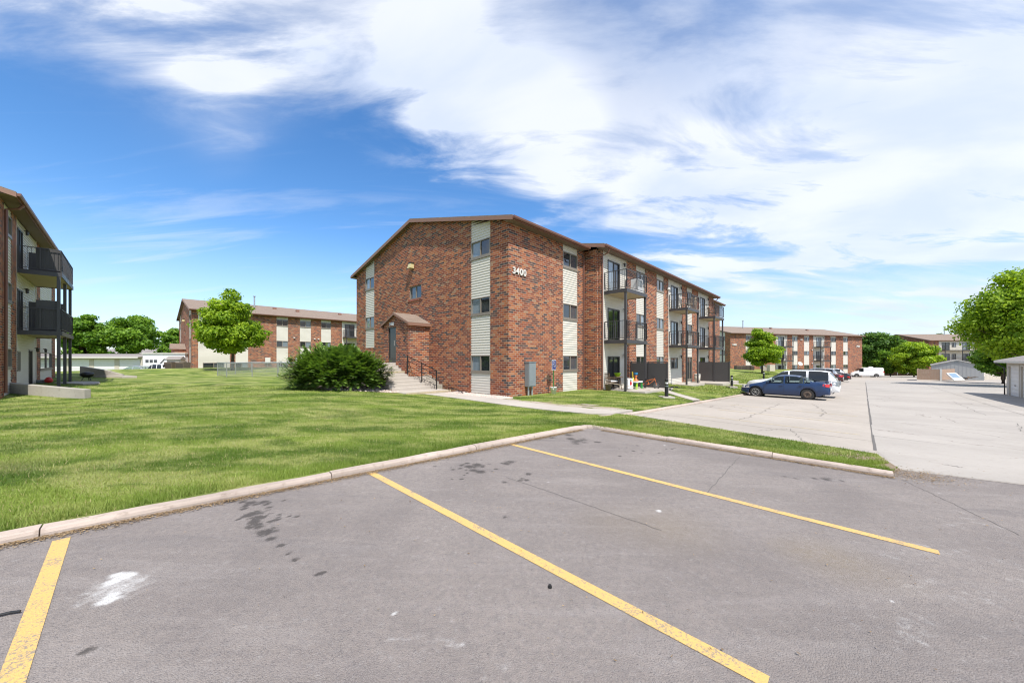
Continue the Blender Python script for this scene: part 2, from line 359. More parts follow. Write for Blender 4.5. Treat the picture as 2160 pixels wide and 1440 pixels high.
simple('white_paint', (.72, .72, .70), .45, var=.06)
simple('white_trim', (.62, .60, .55), .5, var=.08)
simple('beige_paint', (.52, .47, .39), .6, var=.06)
simple('window_frame', (.22, .19, .155), .5, var=.1)
simple('dark_frame', (.04, .035, .03), .4)
simple('charcoal', (.050, .048, .050), .45, var=.12)
simple('panel_grey', (.060, .057, .056), .55, var=.08, scale=2)
simple('deck_under', (.42, .34, .24), .8, var=.06)
simple('black', (.012, .012, .012), .5)
simple('metal_grey', (.24, .27, .28), .4, metal=.2, var=.08)
simple('galv', (.42, .44, .45), .4, metal=.6)
simple('rubber', (.035, .033, .031), .8)
simple('hub_silver', (.45, .44, .42), .35, metal=.6)
simple('rusty_steel', (.13, .095, .07), .7, var=.3)
simple('car_blue', (.003, .024, .085), .35, coat=.6, var=.05)
simple('car_white', (.72, .72, .71), .3, coat=.8, var=.03)
simple('car_maroon', (.05, .012, .012), .3, coat=.8)
simple('car_black', (.012, .012, .014), .3, coat=.8)
simple('car_silver', (.40, .42, .44), .3, metal=.5, coat=.6)
simple('tail_red', (.55, .02, .015), .2, coat=1.0)
simple('head_lens', (.55, .53, .50), .15, coat=1.0)
simple('amber', (.65, .25, .12), .2, coat=1.0)
simple('seat_grey', (.16, .16, .15), .8)
simple('roof_grey', (.24, .215, .20), .9, var=.15, scale=3)
simple('shed_grey', (.37, .375, .37), .6, var=.06)
simple('tan_fence', (.36, .25, .18), .8, var=.15, scale=4)
simple('grey_wood', (.34, .33, .31), .8, var=.12, scale=4)
simple('yellow_plastic', (.75, .55, .04), .4); simple('lime_plastic', (.35, .62, .03), .4); simple('green_plastic', (.03, .30, .06), .4)
simple('orange_paint', (.62, .16, .03), .35, coat=.5); simple('blue_plastic', (.03, .22, .42), .4); simple('red_plastic', (.55, .03, .03), .4)
simple('sign_blue', (.02, .03, .16), .4); simple('plank_wood', (.45, .36, .26), .8); simple('blue_cloth', (.17, .25, .34), .8)
simple('stone', (.55, .46, .40), .85, var=.3, scale=3)
simple('wicker', (.12, .08, .05), .8, var=.3)
simple('lamp_yellow', (.50, .43, .22), .4)
simple('pine_green', (.05, .16, .04), .7)
simple('soil', (.34, .29, .225), .95, var=.35, scale=12, coord='pos')
def mat_paint(name, col, wear=.5):
    m, nt, b = new_mat(name); g = NT(nt); p = g.pos()
    n = g.noise(p, 70, 5, .75); n2 = g.noise(p, 6, 5, .65)
    c = g.mix(n2, tuple(x * .9 for x in col), tuple(min(1, x * 1.06) for x in col))
    g.lk(g.mix(g.mr(g.m('ADD', n, g.m('MULTIPLY', n2, .45)), .80 - wear * .09, .90 - wear * .06, 0, .85), c, (.21, .19, .17)), b.inputs['Base Color'])
    b.inputs['Roughness'].default_value = .8; g.bump(b, g.noise(p, 110, 3, .7), .006)
mat_paint('line_yellow', (.62, .40, .13), .82); mat_paint('line_faded', (.50, .41, .26), 1.0)
def mat_tar():
    m, nt, b = new_mat('tar'); b.inputs['Base Color'].default_value = (.12, .11, .10, 1); b.inputs['Roughness'].default_value = .9
mat_tar()
def mat_pane(name, col, gloss=.9, coat=.6):
    m, nt, b = new_mat(name); g = NT(nt); uv = g.uv()
    c = g.mix(g.noise(g.mp(uv, (3, .4, 1)), 3, 3, .5), tuple(x * .75 for x in col), tuple(x * 1.2 for x in col))
    g.lk(c, b.inputs['Base Color']); b.inputs['Roughness'].default_value = .04; b.inputs['IOR'].default_value = 1.5
    b.inputs['Specular IOR Level'].default_value = gloss; b.inputs['Coat Weight'].default_value = coat; b.inputs['Coat Roughness'].default_value = .02
mat_pane('pane_dark', (.022, .026, .030)); mat_pane('pane_door', (.015, .018, .018), .35, 0); mat_pane('pane_blind', (.20, .24, .27)); mat_pane('pane_mid', (.07, .08, .09)); mat_pane('pane_white', (.48, .50, .50), .5)
def mat_carglass(name, tint, t):
    m, nt, b = new_mat(name); g = NT(nt)
    b.inputs['Base Color'].default_value = (.015, .018, .018, 1); b.inputs['Roughness'].default_value = .03; b.inputs['Coat Weight'].default_value = 1.0
    tr = g.n('ShaderNodeBsdfTransparent'); tr.inputs[0].default_value = (*tint, 1)
    ms = g.n('ShaderNodeMixShader'); ms.inputs[0].default_value = t; g.lk(b.outputs[0], ms.inputs[1]); g.lk(tr.outputs[0], ms.inputs[2])
    o = [x for x in nt.nodes if x.type == 'OUTPUT_MATERIAL'][0]; g.lk(ms.outputs[0], o.inputs[0])
mat_carglass('glass_clear', (.80, .90, .86), .72); mat_carglass('glass_tint', (.25, .28, .28), .25)
def mat_mesh():
    m, nt, b = new_mat('chain_mesh'); g = NT(nt); uv = g.uv()
    b.inputs['Base Color'].default_value = (.45, .47, .48, 1); b.inputs['Metallic'].default_value = .6; b.inputs['Roughness'].default_value = .4
    r = g.mp(uv, (17, 17, 1), (0, 0, R(45))); s = g.n('ShaderNodeSeparateXYZ'); g.lk(r, s.inputs[0])
    def e(o): 
        f = g.m('FRACT', o); return g.m('MINIMUM', f, g.m('SUBTRACT', 1.0, f))
    w = g.m('LESS_THAN', g.m('MINIMUM', e(s.outputs[0]), e(s.outputs[1])), .07)
    tr = g.n('ShaderNodeBsdfTransparent'); ms = g.n('ShaderNodeMixShader'); g.lk(w, ms.inputs[0]); g.lk(tr.outputs[0], ms.inputs[1]); g.lk(b.outputs[0], ms.inputs[2])
    o = [x for x in nt.nodes if x.type == 'OUTPUT_MATERIAL'][0]; g.lk(ms.outputs[0], o.inputs[0])
mat_mesh()

# ---------------------------------------------------------------- mesh helpers
COL = scene.collection
class MB:
    def __init__(s): s.v = []; s.f = []
    def quad(s, *p):
        i = len(s.v); s.v += [tuple(q) for q in p]; s.f.append(tuple(range(i, i + len(p)))); return s
    def hexa(s, a, b):                                   # bottom ring a[4], top ring b[4], counter-clockwise from above
        i = len(s.v); s.v += [tuple(q) for q in a] + [tuple(q) for q in b]
        s.f += [(i+3, i+2, i+1, i), (i+4, i+5, i+6, i+7)] + [(i + k, i + (k+1) % 4, i+4 + (k+1) % 4, i+4+k) for k in range(4)]; return s
    def box(s, x0, x1, y0, y1, z0, z1):
        return s.hexa([(x0, y0, z0), (x1, y0, z0), (x1, y1, z0), (x0, y1, z0)], [(x0, y0, z1), (x1, y0, z1), (x1, y1, z1), (x0, y1, z1)])
    def prism(s, pts, d):                                # polygon pts extruded by vector d
        n = len(pts); i = len(s.v); d = Vector(d)
        s.v += [tuple(p) for p in pts] + [tuple(Vector(p) + d) for p in pts]
        s.f += [tuple(range(i + n - 1, i - 1, -1)), tuple(range(i + n, i + 2 * n))] + [(i + k, i + (k+1) % n, i + n + (k+1) % n, i + n + k) for k in range(n)]; return s
    def tube(s, pts, r, n=8, cap=True):
        P = [Vector(p) for p in pts]; rs = r if isinstance(r, (list, tuple)) else [r] * len(P); base = len(s.v)
        for k, p in enumerate(P):
            d = (P[min(k+1, len(P)-1)] - P[max(k-1, 0)]).normalized()
            a = d.cross(Vector((0, 0, 1)));  a = a.normalized() if a.length > 1e-3 else Vector((1, 0, 0)); b = d.cross(a)
            for j in range(n):
                an = 2 * math.pi * j / n; s.v.append(tuple(p + (a * math.cos(an) + b * math.sin(an)) * rs[k]))
        for k in range(len(P) - 1):
            for j in range(n):
                q = base + k * n; s.f.append((q + j, q + (j+1) % n, q + n + (j+1) % n, q + n + j))
        if cap: s.f.append(tuple(base + j for j in range(n-1, -1, -1))); s.f.append(tuple(base + (len(P)-1) * n + j for j in range(n)))
        return s
    def bar(s, a, b, w, h=None):                          # square bar between two points
        a, b = Vector(a), Vector(b); d = (b - a).normalized(); h = h or w
        u = d.cross(Vector((0, 0, 1))); u = u.normalized() if u.length > 1e-3 else Vector((1, 0, 0)); v = u.cross(d)
        o = [-u*w/2 - v*h/2, u*w/2 - v*h/2, u*w/2 + v*h/2, -u*w/2 + v*h/2]
        i = len(s.v); s.v += [tuple(a + q) for q in o] + [tuple(b + q) for q in o]
        s.f += [(i+3, i+2, i+1, i), (i+4, i+5, i+6, i+7)] + [(i+k, i+(k+1) % 4, i+4+(k+1) % 4, i+4+k) for k in range(4)]; return s
    def disc(s, c, axis, r, h, n=20, r2=None):
        c = Vector(c); ax = Vector(axis).normalized(); return s.tube([c - ax*h/2, c + ax*h/2], [r, r2 if r2 is not None else r], n)
    def lathe(s, prof, n=16, c=(0, 0, 0)):
        base = len(s.v)
        for r, z in prof:
            for j in range(n): a = 2*math.pi*j/n; s.v.append((c[0] + r*math.cos(a), c[1] + r*math.sin(a), c[2] + z))
        for k in range(len(prof)-1):
            for j in range(n): q = base + k*n; s.f.append((q+j, q+(j+1) % n, q+n+(j+1) % n, q+n+j))
        return s
    def build(s, name, mat, parent=None, smooth=False, bevel=0.0):
        me = bpy.data.meshes.new(name); me.from_pydata(s.v, [], s.f)
        bm = bmesh.new(); bm.from_mesh(me)
        if smooth: bmesh.ops.remove_doubles(bm, verts=bm.verts, dist=1e-5)
        bmesh.ops.recalc_face_normals(bm, faces=bm.faces)
        if bevel: bmesh.ops.bevel(bm, geom=list(bm.edges), offset=bevel, segments=2, affect='EDGES', profile=.6)
        uvl = bm.loops.layers.uv.new('UVMap')
        for f in bm.faces:
            nrm = f.normal; f.smooth = smooth
            if abs(nrm.z) > .95: tu, tv = Vector((1, 0, 0)), Vector((0, 1, 0))
            else: tu = Vector((-nrm.y, nrm.x, 0)).normalized(); tv = Vector((0, 0, 1)) if abs(nrm.z) < .4 else nrm.cross(tu)
            for l in f.loops: l[uvl].uv = (l.vert.co.dot(tu), l.vert.co.dot(tv))
        bm.to_mesh(me); bm.free()
        me.materials.append(MATS[mat]); o = bpy.data.objects.new(name, me); COL.objects.link(o)
        if parent: o.parent = parent
        return o
def tag(o, label=None, cat=None, group=None, kind=None):
    if label: o['label'] = label
    if cat: o['category'] = cat
    if group: o['group'] = group
    if kind: o['kind'] = kind
    return o
def empty(name, loc, rz=0.0, label=None, cat=None, group=None):
    o = bpy.data.objects.new(name, None); COL.objects.link(o); o.location = loc; o.rotation_euler = (0, 0, rz); o.empty_display_size = .3
    return tag(o, label, cat, group)
def kids(o): return [c for c in bpy.data.objects if c.parent == o]
def copy_tree(o, loc=None, rz=None, label=None, scale=None, parent=None):
    c = o.copy(); COL.objects.link(c); c.parent = parent
    for ch in kids(o): copy_tree(ch, parent=c)
    if loc is not None: c.location = loc
    if rz is not None: c.rotation_euler = (0, 0, rz)
    if scale is not None: c.scale = scale if isinstance(scale, tuple) else (scale,) * 3
    if label: c['label'] = label
    return c
def text(name, body, size, mat, parent, loc, rot, extrude=.02, offset=.0, spacing=1.0):
    cu = bpy.data.curves.new(name, 'FONT'); cu.body = body; cu.size = size; cu.extrude = extrude; cu.offset = offset; cu.align_x = 'CENTER'; cu.align_y = 'CENTER'; cu.space_character = spacing
    t_ = bpy.data.objects.new('tmp', cu); COL.objects.link(t_); bpy.context.view_layer.update()
    me = bpy.data.meshes.new_from_object(t_.evaluated_get(bpy.context.evaluated_depsgraph_get())); bpy.data.objects.remove(t_); bpy.data.curves.remove(cu)
    me.materials.clear(); me.materials.append(MATS[mat]); o = bpy.data.objects.new(name, me); COL.objects.link(o); o.parent = parent; o.location = loc; o.rotation_euler = rot; return o
def inpoly(P, poly):
    x, y = P[:, 0], P[:, 1]; ins = np.zeros(len(P), bool); n = len(poly)
    for i in range(n):
        x1, y1 = poly[i][0], poly[i][1]; x2, y2 = poly[(i+1) % n][0], poly[(i+1) % n][1]
        c = ((y1 > y) != (y2 > y)) & (x < (x2 - x1) * (y - y1) / ((y2 - y1) + 1e-12) + x1); ins ^= c
    return ins
def sheet(name, poly, step, zf, mat, dz=0.0, kind='structure', skirt=0.0):
    bm = bmesh.new(); bm.faces.new([bm.verts.new((p[0], p[1], 0)) for p in poly])
    xs = [p[0] for p in poly]; ys = [p[1] for p in poly]
    for ax, lo, hi in ((0, min(xs), max(xs)), (1, min(ys), max(ys))):
        c = math.ceil(lo / step) * step
        while c < hi:
            co = (c, 0, 0) if ax == 0 else (0, c, 0); no = (1, 0, 0) if ax == 0 else (0, 1, 0)
            bmesh.ops.bisect_plane(bm, geom=bm.verts[:] + bm.edges[:] + bm.faces[:], plane_co=co, plane_no=no, dist=1e-5); c += step
    zz = zf.many([(v.co.x, v.co.y) for v in bm.verts])
    for v, z in zip(bm.verts, zz): v.co.z = z + dz
    bmesh.ops.recalc_face_normals(bm, faces=bm.faces)
    if bm.faces and sum(f.normal.z for f in bm.faces) < 0: bmesh.ops.reverse_faces(bm, faces=bm.faces)
    if skirt:
        be = [e for e in bm.edges if e.is_boundary]; r = bmesh.ops.extrude_edge_only(bm, edges=be)
        for v in r['geom']:
            if isinstance(v, bmesh.types.BMVert): v.co.z -= skirt
    me = bpy.data.meshes.new(name); bm.to_mesh(me); bm.free(); me.materials.append(MATS[mat])
    o = bpy.data.objects.new(name, me); COL.objects.link(o); o['kind'] = kind; return o
def strip(name, pts, width, zf, mat, dz, kind='structure', widths=None, seg=.25):
    P = [Vector((p[0], p[1])) for p in pts]; Q = [P[0]]
    for a, b in zip(P, P[1:]):
        n = max(1, int((b - a).length / seg)); Q += [a.lerp(b, (k+1) / n) for k in range(n)]
    L_, R_ = [], []
    for i, q in enumerate(Q):
        d = (Q[min(i+1, len(Q)-1)] - Q[max(i-1, 0)]).normalized(); nn = Vector((-d.y, d.x)) * width / 2
        L_.append(q + nn); R_.append(q - nn)
    zl = zf.many([tuple(p) for p in L_]); zr = zf.many([tuple(p) for p in R_]); mb = MB()
    for i in range(len(Q) - 1):
        mb.quad((R_[i].x, R_[i].y, zr[i] + dz), (R_[i+1].x, R_[i+1].y, zr[i+1] + dz), (L_[i+1].x, L_[i+1].y, zl[i+1] + dz), (L_[i].x, L_[i].y, zl[i] + dz))
    o = mb.build(name, mat); 
    if kind: o['kind'] = kind
    return o

# ---------------------------------------------------------------- the ground
KA, KC, KE = Vector((-12, -4.0)), Vector((1.84, 8.75)), Vector((5.78, 5.45))
def f2(t, w): p = F(t, w); return (p.x, p.y)
g0 = MB(); g0.quad((-3000, -400, -3.2), (3000, -400, -3.2), (3000, 3500, -3.2), (-3000, 3500, -3.2))
tag(g0.build('ground', 'lawn'), kind='structure')

def build_asphalt():
    xs = np.unique(np.r_[np.arange(-14.5, -5, .5), np.arange(-5, 8.6, .03), np.arange(8.6, 42, .6)].round(4))
    ys = np.unique(np.r_[np.arange(-20, 1.4, .5), np.arange(1.4, 9.1, .03)].round(4))
    X, Y = np.meshgrid(xs, ys); V = np.c_[X.ravel(), Y.ravel()]; nx, ny = len(xs), len(ys)
    I, J = np.meshgrid(np.arange(nx-1), np.arange(ny-1)); q = (J * nx + I).ravel()
    Fc = np.c_[q, q+1, q+nx+1, q+nx]; cen = (V[Fc[:, 0]] + V[Fc[:, 2]]) / 2
    poly = [(-14.4, -6.1), (KC.x, KC.y + .08), (KE.x + .02, KE.y + .1), (6.35, 6.15), (7.8, 5.6), (15, 2.2), (41, -9), (41, -20), (-14.4, -20)]
    Fc = Fc[inpoly(cen, poly)]
    used = np.unique(Fc); mp = -np.ones(len(V), int); mp[used] = np.arange(len(used)); V = V[used]; Fc = mp[Fc]
    Z = PZ.many(V); me = bpy.data.meshes.new('asphalt_lot'); me.vertices.add(len(V)); me.vertices.foreach_set('co', np.c_[V, Z].astype(np.float32).ravel())
    me.loops.add(len(Fc) * 4); me.loops.foreach_set('vertex_index', Fc.astype(np.int32).ravel())
    me.polygons.add(len(Fc)); me.polygons.foreach_set('loop_start', np.arange(0, len(Fc) * 4, 4, dtype=np.int32)); me.polygons.foreach_set('loop_total', np.full(len(Fc), 4, np.int32))
    me.update(); me.validate()
    def field(spots):
        f = np.zeros(len(V))
        for (px, py, r, s, el) in spots:
            c = onlot(px, py); dx, dy = V[:, 0] - c.x, V[:, 1] - c.y
            d = np.sqrt(dx * dx + (dy / el) ** 2) / r; f = np.maximum(f, s * np.clip(1.15 - d, 0, 1))
        return f
    rr = random.Random(5); oil = []
    def cluster(cx, cy, sx, sy, n, r0, r1, s=.8):
        for _ in range(n):
            oil.append((cx + rr.gauss(0, sx), cy + rr.gauss(0, sy), rr.uniform(r0, r1), s * rr.uniform(.6, 1.1), rr.uniform(.7, 1.3)))
    cluster(550, 1092, 30, 17, 34, .018, .045, .85); cluster(545, 1108, 17, 9, 10, .04, .085, .8); cluster(520, 1062, 14, 5, 5, .04, .08)
    for px, py, r in [(528, 1060, .07), (572, 1136, .05), (593, 1150, .045), (607, 1167, .03), (623, 1180, .035), (680, 1208, .035), (183, 1372, .035), (510, 1091, .03), (670, 1210, .03), (1065, 1090, .03)]: oil.append((px, py, r * 1.0, .75, 1))
    cluster(1000, 984, 38, 10, 30, .02, .055, .7); cluster(998, 986, 13, 6, 8, .05, .11, .8); cluster(1065, 976, 12, 3, 4, .07, .14, .7); cluster(1095, 1004, 14, 8, 6, .04, .07)
    cluster(1222, 928, 20, 5, 14, .06, .16, .6); cluster(1340, 950, 50, 8, 12, .03, .06, .7); cluster(1760, 1008, 40, 5, 6, .04, .08, .55)
    
    pow_ = [(253, 1219, .060, .9, 1), (268, 1214, .060, .9, 1), (238, 1227, .06, .85, 1), (236, 1256, .05, .85, 1), (224, 1268, .055, .85, 1), (238, 1262, .05, .7, 1), (245, 1240, .22, .33, 1), (1390, 1077, .035, 1.1, 1), (248, 1212, .05, .9, 1), (1402, 939, .03, .8, 1)]
    for _ in range(8): pow_.append((rr.uniform(200, 2150), rr.uniform(1000, 1430), .012, .55, 1))
    for k in range(26): pow_.append((820 + k * 6.5, 1348 - 14 * math.sin(k / 9.0) + (k * .75), .02, .22, 1))
    for k in range(16): pow_.append((1830 + k * 19, 930 + k * 11 + 12 * math.sin(k * .7) + 30, .06, .13, 1)); pow_.append((2000 + rr.gauss(0, 90), 1250 + rr.gauss(0, 90), .12, .10, 1))
    rust = [(1760, 1180, .45, .9, 1), (1700, 1165, .3, .9, 1), (1830, 1200, .35, .6, 1), (1400, 1110, .6, .7, 1), (1300, 1100, .5, .5, 1)]
    for nm, sp in (('oil', oil), ('powder', pow_), ('rust', rust)):
        a = me.attributes.new(nm, 'FLOAT', 'POINT'); a.data.foreach_set('value', field(sp).astype(np.float32))
    me.materials.append(MATS['asphalt']); o = bpy.data.objects.new('asphalt_lot', me); COL.objects.link(o); o['kind'] = 'structure'
build_asphalt()
LOT = [f2(-1.3, 5.8), (3.5, 10.9), (5.92, 8.04), (6.98, 6.75), (6.2, 5.98), (7.57, 5.31), (14, 2.3), (40, -9), (75, 10), (125, 60), (120, 90), (92, 93), (66, 77), (58, 69), (47, 57)] + [f2(t, 5.95) for t in (50, 40, 30, 20, 15, 10, 5, 1)]
sheet('concrete_lot', LOT, 2.0, PZ, 'concrete', .004)
LAWN = [(-14.2, -6.05), (KC.x - .08, KC.y + .16), (KC.x + .05, KC.y + .14), (KE.x + .08, KE.y + .16), (6.35, 5.9), (6.95, 6.86), (5.92, 8.04), (3.7, 10.75), f2(-1.2, 5.75)] + [f2(t, 5.8) for t in (1, 5, 10, 15, 20, 30, 40, 50)] + [(47, 57.5), (57, 69), (65, 77), (92, 95), (92, 130), (-95, 130), (-95, -6)]
lawn = sheet('lawn', LAWN, .8, LZ, 'lawn', 0.0, skirt=.3)
def bare_field():
    me = lawn.data; n = len(me.vertices); co = np.empty(n * 3, np.float32); me.vertices.foreach_get('co', co); co = co.reshape(-1, 3)
    b = np.zeros(n)
    for (x, y, r, s) in [(*f2(-.3, 2.2), 1.0, .55), (*f2(-.2, 3.6), 1.1, .6), (*f2(-.2, 4.8), 1.0, .6), (6.35, 6.15, .75, .9), (5.95, 6.1, .45, .55), (*f2(8, 1.2), .9, .4), (*f2(23, 1.5), 2, .6), (*f2(13, 1.5), 1.5, .4)]:
        d = np.hypot(co[:, 0] - x, co[:, 1] - y) / r; b = np.maximum(b, s * np.clip(1.3 - d, 0, 1))
    a = me.attributes.new('bare', 'FLOAT', 'POINT'); a.data.foreach_set('value', b.astype(np.float32))
bare_field()
sheet('path', [f2(-2.0, -4.3), f2(-2.0, 5.2), f2(-1.6, 5.78), f2(-.1, 5.78), f2(-.75, 4.6), f2(-.8, .6), f2(-.8, -3.7), f2(-.5, -3.7), f2(-.5, -4.3)], 1.0, LZ, 'path_concrete', .025, skirt=.15)
sheet('path', [f2(9.9, 3.28), f2(7.0, 5.8), f2(6.0, 5.8), f2(9.0, 3.28)], 1.0, LZ, 'path_concrete', .022, skirt=.1)
sheet('path', [f2(24.4, 3.4), f2(27.2, 5.8), f2(28.2, 5.8), f2(25.6, 3.4)], 1.0, LZ, 'path_concrete', .022, skirt=.1)
class Flat:
    def __init__(s, z): s.z = z
    def many(s, xy): return np.full(len(xy), s.z)
sheet('patio', [f2(6.75, .96), f2(10.7, .96), f2(10.7, 3.28), f2(6.75, 3.28)], 2.0, Flat(.0), 'path_concrete', 0, skirt=.3)
sheet('patio', [f2(16.3, .96), f2(19.5, .96), f2(19.5, 2.6), f2(16.3, 2.6)], 2.0, Flat(-.19), 'path_concrete', 0, skirt=.3)
sheet('patio', [f2(21.0, .96), f2(26.5, .96), f2(26.5, 3.5), f2(21.0, 3.5)], 2.0, Flat(-.27), 'path_concrete', 0, skirt=.3)
sheet('gravel_bed', [f2(-.8, -3.75), f2(-.8, .35), f2(-.45, .6), f2(-.02, .3), f2(-.02, -3.75)], 1.0, LZ, 'gravel_base', .015)
sheet('gravel_bed', [f2(-1.9, -4.45), f2(-3.3, -4.2), f2(-5.6, -5.4), f2(-5.9, -7.5), f2(-3.2, -8.2), f2(-1.9, -7)], 1.0, LZ, 'gravel_base', .02)

# kerbs: segments with open joints
def kerb(paths, top_in=.125):
    mb = MB(); rr = random.Random(3)
    prof = [(0.0, -.12), (.006, .035), (.016, .060), (.035, .074), (.125, .080), (.14, .07), (.14, -.2)]
    for pts, inward in paths:
        P = [Vector((p[0], p[1])) for p in pts]; Q = [P[0]]
        for a, b in zip(P, P[1:]):
            n = max(1, int((b - a).length / .3)); Q += [a.lerp(b, (k+1) / n) for k in range(n)]
        z = PZ.many([tuple(q) for q in Q]); nj = 6; ring = []
        for i, q in enumerate(Q):
            d = (Q[min(i+1, len(Q)-1)] - Q[max(i-1, 0)]).normalized(); nn = Vector((-d.y, d.x)) * inward
            ring.append([(q.x + nn.x * (u + rr.uniform(-.004, .004)), q.y + nn.y * (u + rr.uniform(-.004, .004)), z[i] + v + (rr.uniform(-.005, .003) if v > .03 else 0)) for u, v in prof])
        k = 0
        while k < len(ring) - 1:
            m = min(len(ring) - 1, k + nj + rr.randint(-1, 2)); seg = ring[k:m+1]
            if len(seg) >= 2:
                e = .005
                def lr(a, b, f): return [tuple(Vector(p).lerp(Vector(q), f)) for p, q in zip(a, b)]
                seg = [lr(seg[0], seg[1], e / .3)] + seg[1:-1] + [lr(seg[-1], seg[-2], e / .3)]
                dz = rr.uniform(-.006, .006); base = len(mb.v); n = len(prof)
                for r_ in seg: mb.v += [(p[0], p[1], p[2] + dz) for p in r_]
                for a in range(len(seg) - 1):
                    for j in range(n - 1): q = base + a * n; mb.f.append((q+j, q+j+1, q+n+j+1, q+n+j))
                mb.f.append(tuple(base + j for j in range(n))); mb.f.append(tuple(base + (len(seg)-1) * n + j for j in range(n-1, -1, -1)))
            k = m
    return mb
end = [(KE.x, KE.y)]
kp = [(-14.2, -6.03), (KC.x - .25, KC.y - .23), (KC.x - .08, KC.y - .12), (KC.x, KC.y - .04), (KC.x + .12, KC.y - .03), (KC.x + .28, KC.y - .17), (KE.x, KE.y)]
tag(kerb([(kp, 1)]).build('kerb', 'kerb'), kind='structure')
lk_ = [f2(-2.1, 5.75), f2(-1.2, 5.95)] + [f2(t, 5.97) for t in (0, 5, 10, 14.7, 20, 30, 40, 50, 58)]
tag(kerb([(lk_, 1)]).build('kerb', 'kerb'), kind='structure')
tag(kerb([([(57.5, 22.5), (50.5, 26.8), (48.6, 29.5), (50, 33), (54, 36), (60, 38)], -1)]).build('kerb', 'kerb'), kind='structure')
sheet('grass_island', [(57.5, 22.6), (50.7, 26.9), (48.8, 29.5), (50.2, 32.8), (54, 35.8), (60, 37.8), (75, 40), (75, 22)], 3.0, PZ, 'lawn', .10)

# yellow stall lines and the older pale ones on the concrete
def lot_line(px0, py0, px1, py1, w, name='parking_line'):
    a, b = onlot(px0, py0), onlot(px1, py1); return strip(name, [a.xy, b.xy], w, PZ, 'line_yellow', .004)
dd = Vector((-.68, .735)).normalized()
a = onlot(130, 1137).xy; strip('parking_line', [a, onlot(28, 1426).xy, onlot(28, 1426).xy + (onlot(28, 1426).xy - a).normalized() * 3.4], .102, PZ, 'line_yellow', .004)
a, b = onlot(783, 997).xy, onlot(1620, 1439).xy; strip('parking_line', [a, b], .102, PZ, 'line_yellow', .004)
a, b = onlot(1078, 937).xy, onlot(1981, 1166).xy; strip('parking_line', [a, b], .102, PZ, 'line_yellow', .004)
for (t0, w0, t1, w1) in [(-1.3, 7.6, -1.35, 10.9), (1.7, 7.0, 1.6, 11.2), (4.4, 7.2, 4.35, 11.0), (7.2, 7.0, 7.1, 11.2)]:
    strip('faded_line', [f2(t0, w0), f2(t1, w1)], .10, PZ, 'line_faded', .008)
# tarred joints and cracks of the concrete lot
def jit(a, b, n, amp, seed):
    rr = random.Random(seed); a, b = Vector(a), Vector(b); d = (b - a); nn = Vector((-d.y, d.x)).normalized(); return [a] + [a.lerp(b, k / n) + nn * rr.uniform(-amp, amp) for k in range(1, n)] + [b]
def latp(px, py, it=6):
    u, v = (px - CXP) / FPX, (HZ - py) / FPX; Y = 12.0
    for _ in range(30): Y = .5 * Y + .5 * ((PZ(u * Y, Y) - EYE) / v)
    return Vector((u * Y, Y))
ja, jb = latp(1846, 950), latp(1826, 806); jd = (jb - ja).normalized(); jn = Vector((jd.y, -jd.x))
sheet('concrete_lane', [tuple(ja), (6.97, 6.70), (6.26, 6.0), (7.60, 5.35), (14, 2.36), (39, -8.5), (74, 10.5), (90, 30)] + [tuple(ja + jd * 62)], 3.0, PZ, 'concrete_grey', .0065)
for k in range(14):
    q = ja + jd * (1.5 + 4.4 * k); strip('slab_joint', jit(q, q - jn * 6.6, 12, .008, 60 + k), .018, PZ, 'tar', .009); strip('slab_joint', jit(q + jd*1.1, q + jd*1.1 + jn * 16, 16, .01, 90 + k), .018, PZ, 'tar', .0105)
strip('slab_joint', jit(ja + jn * 4.6 + jd*0, ja + jn * 4.6 + jd * 55, 30, .01, 150), .018, PZ, 'tar', .0105)
strip('tarred_joint', jit(latp(1846, 950), latp(1826, 806), 60, .005, 1), .05, PZ, 'tar', .009)
for a, b, s, w in [((1645, 852), (1600, 872), 3, .03), ((1600, 872), (1560, 886), 4, .03), ((1712, 852), (1742, 870), 5, .03), ((1742, 870), (1728, 878), 6, .03), ((1668, 905), (1705, 935), 7, .03), ((1600, 908), (1660, 905), 8, .025),
                   ((2010, 846), (2080, 876), 9, .03), ((2145, 893), (2160, 915), 10, .04), ((1990, 980), (2030, 986), 11, .03), ((1850, 845), (2120, 852), 12, .02), ((1858, 812), (2060, 820), 13, .03), ((1840, 905), (2155, 935), 14, .02)]:
    strip('pavement_crack', jit(latp(*a), latp(*b), 14, .07, s), w * .5, PZ, 'tar', .009)

for a, b, sd, w in [((1068, 1006), (1395, 1118), 201, .006), ((1560, 962), (1490, 1042), 202, .010), ((1900, 1010), (2150, 1130), 207, .007)]:
    strip('asphalt_crack', jit(onlot(*a).xy, onlot(*b).xy, 26, .012, sd), w, PZ, 'tar', .003)

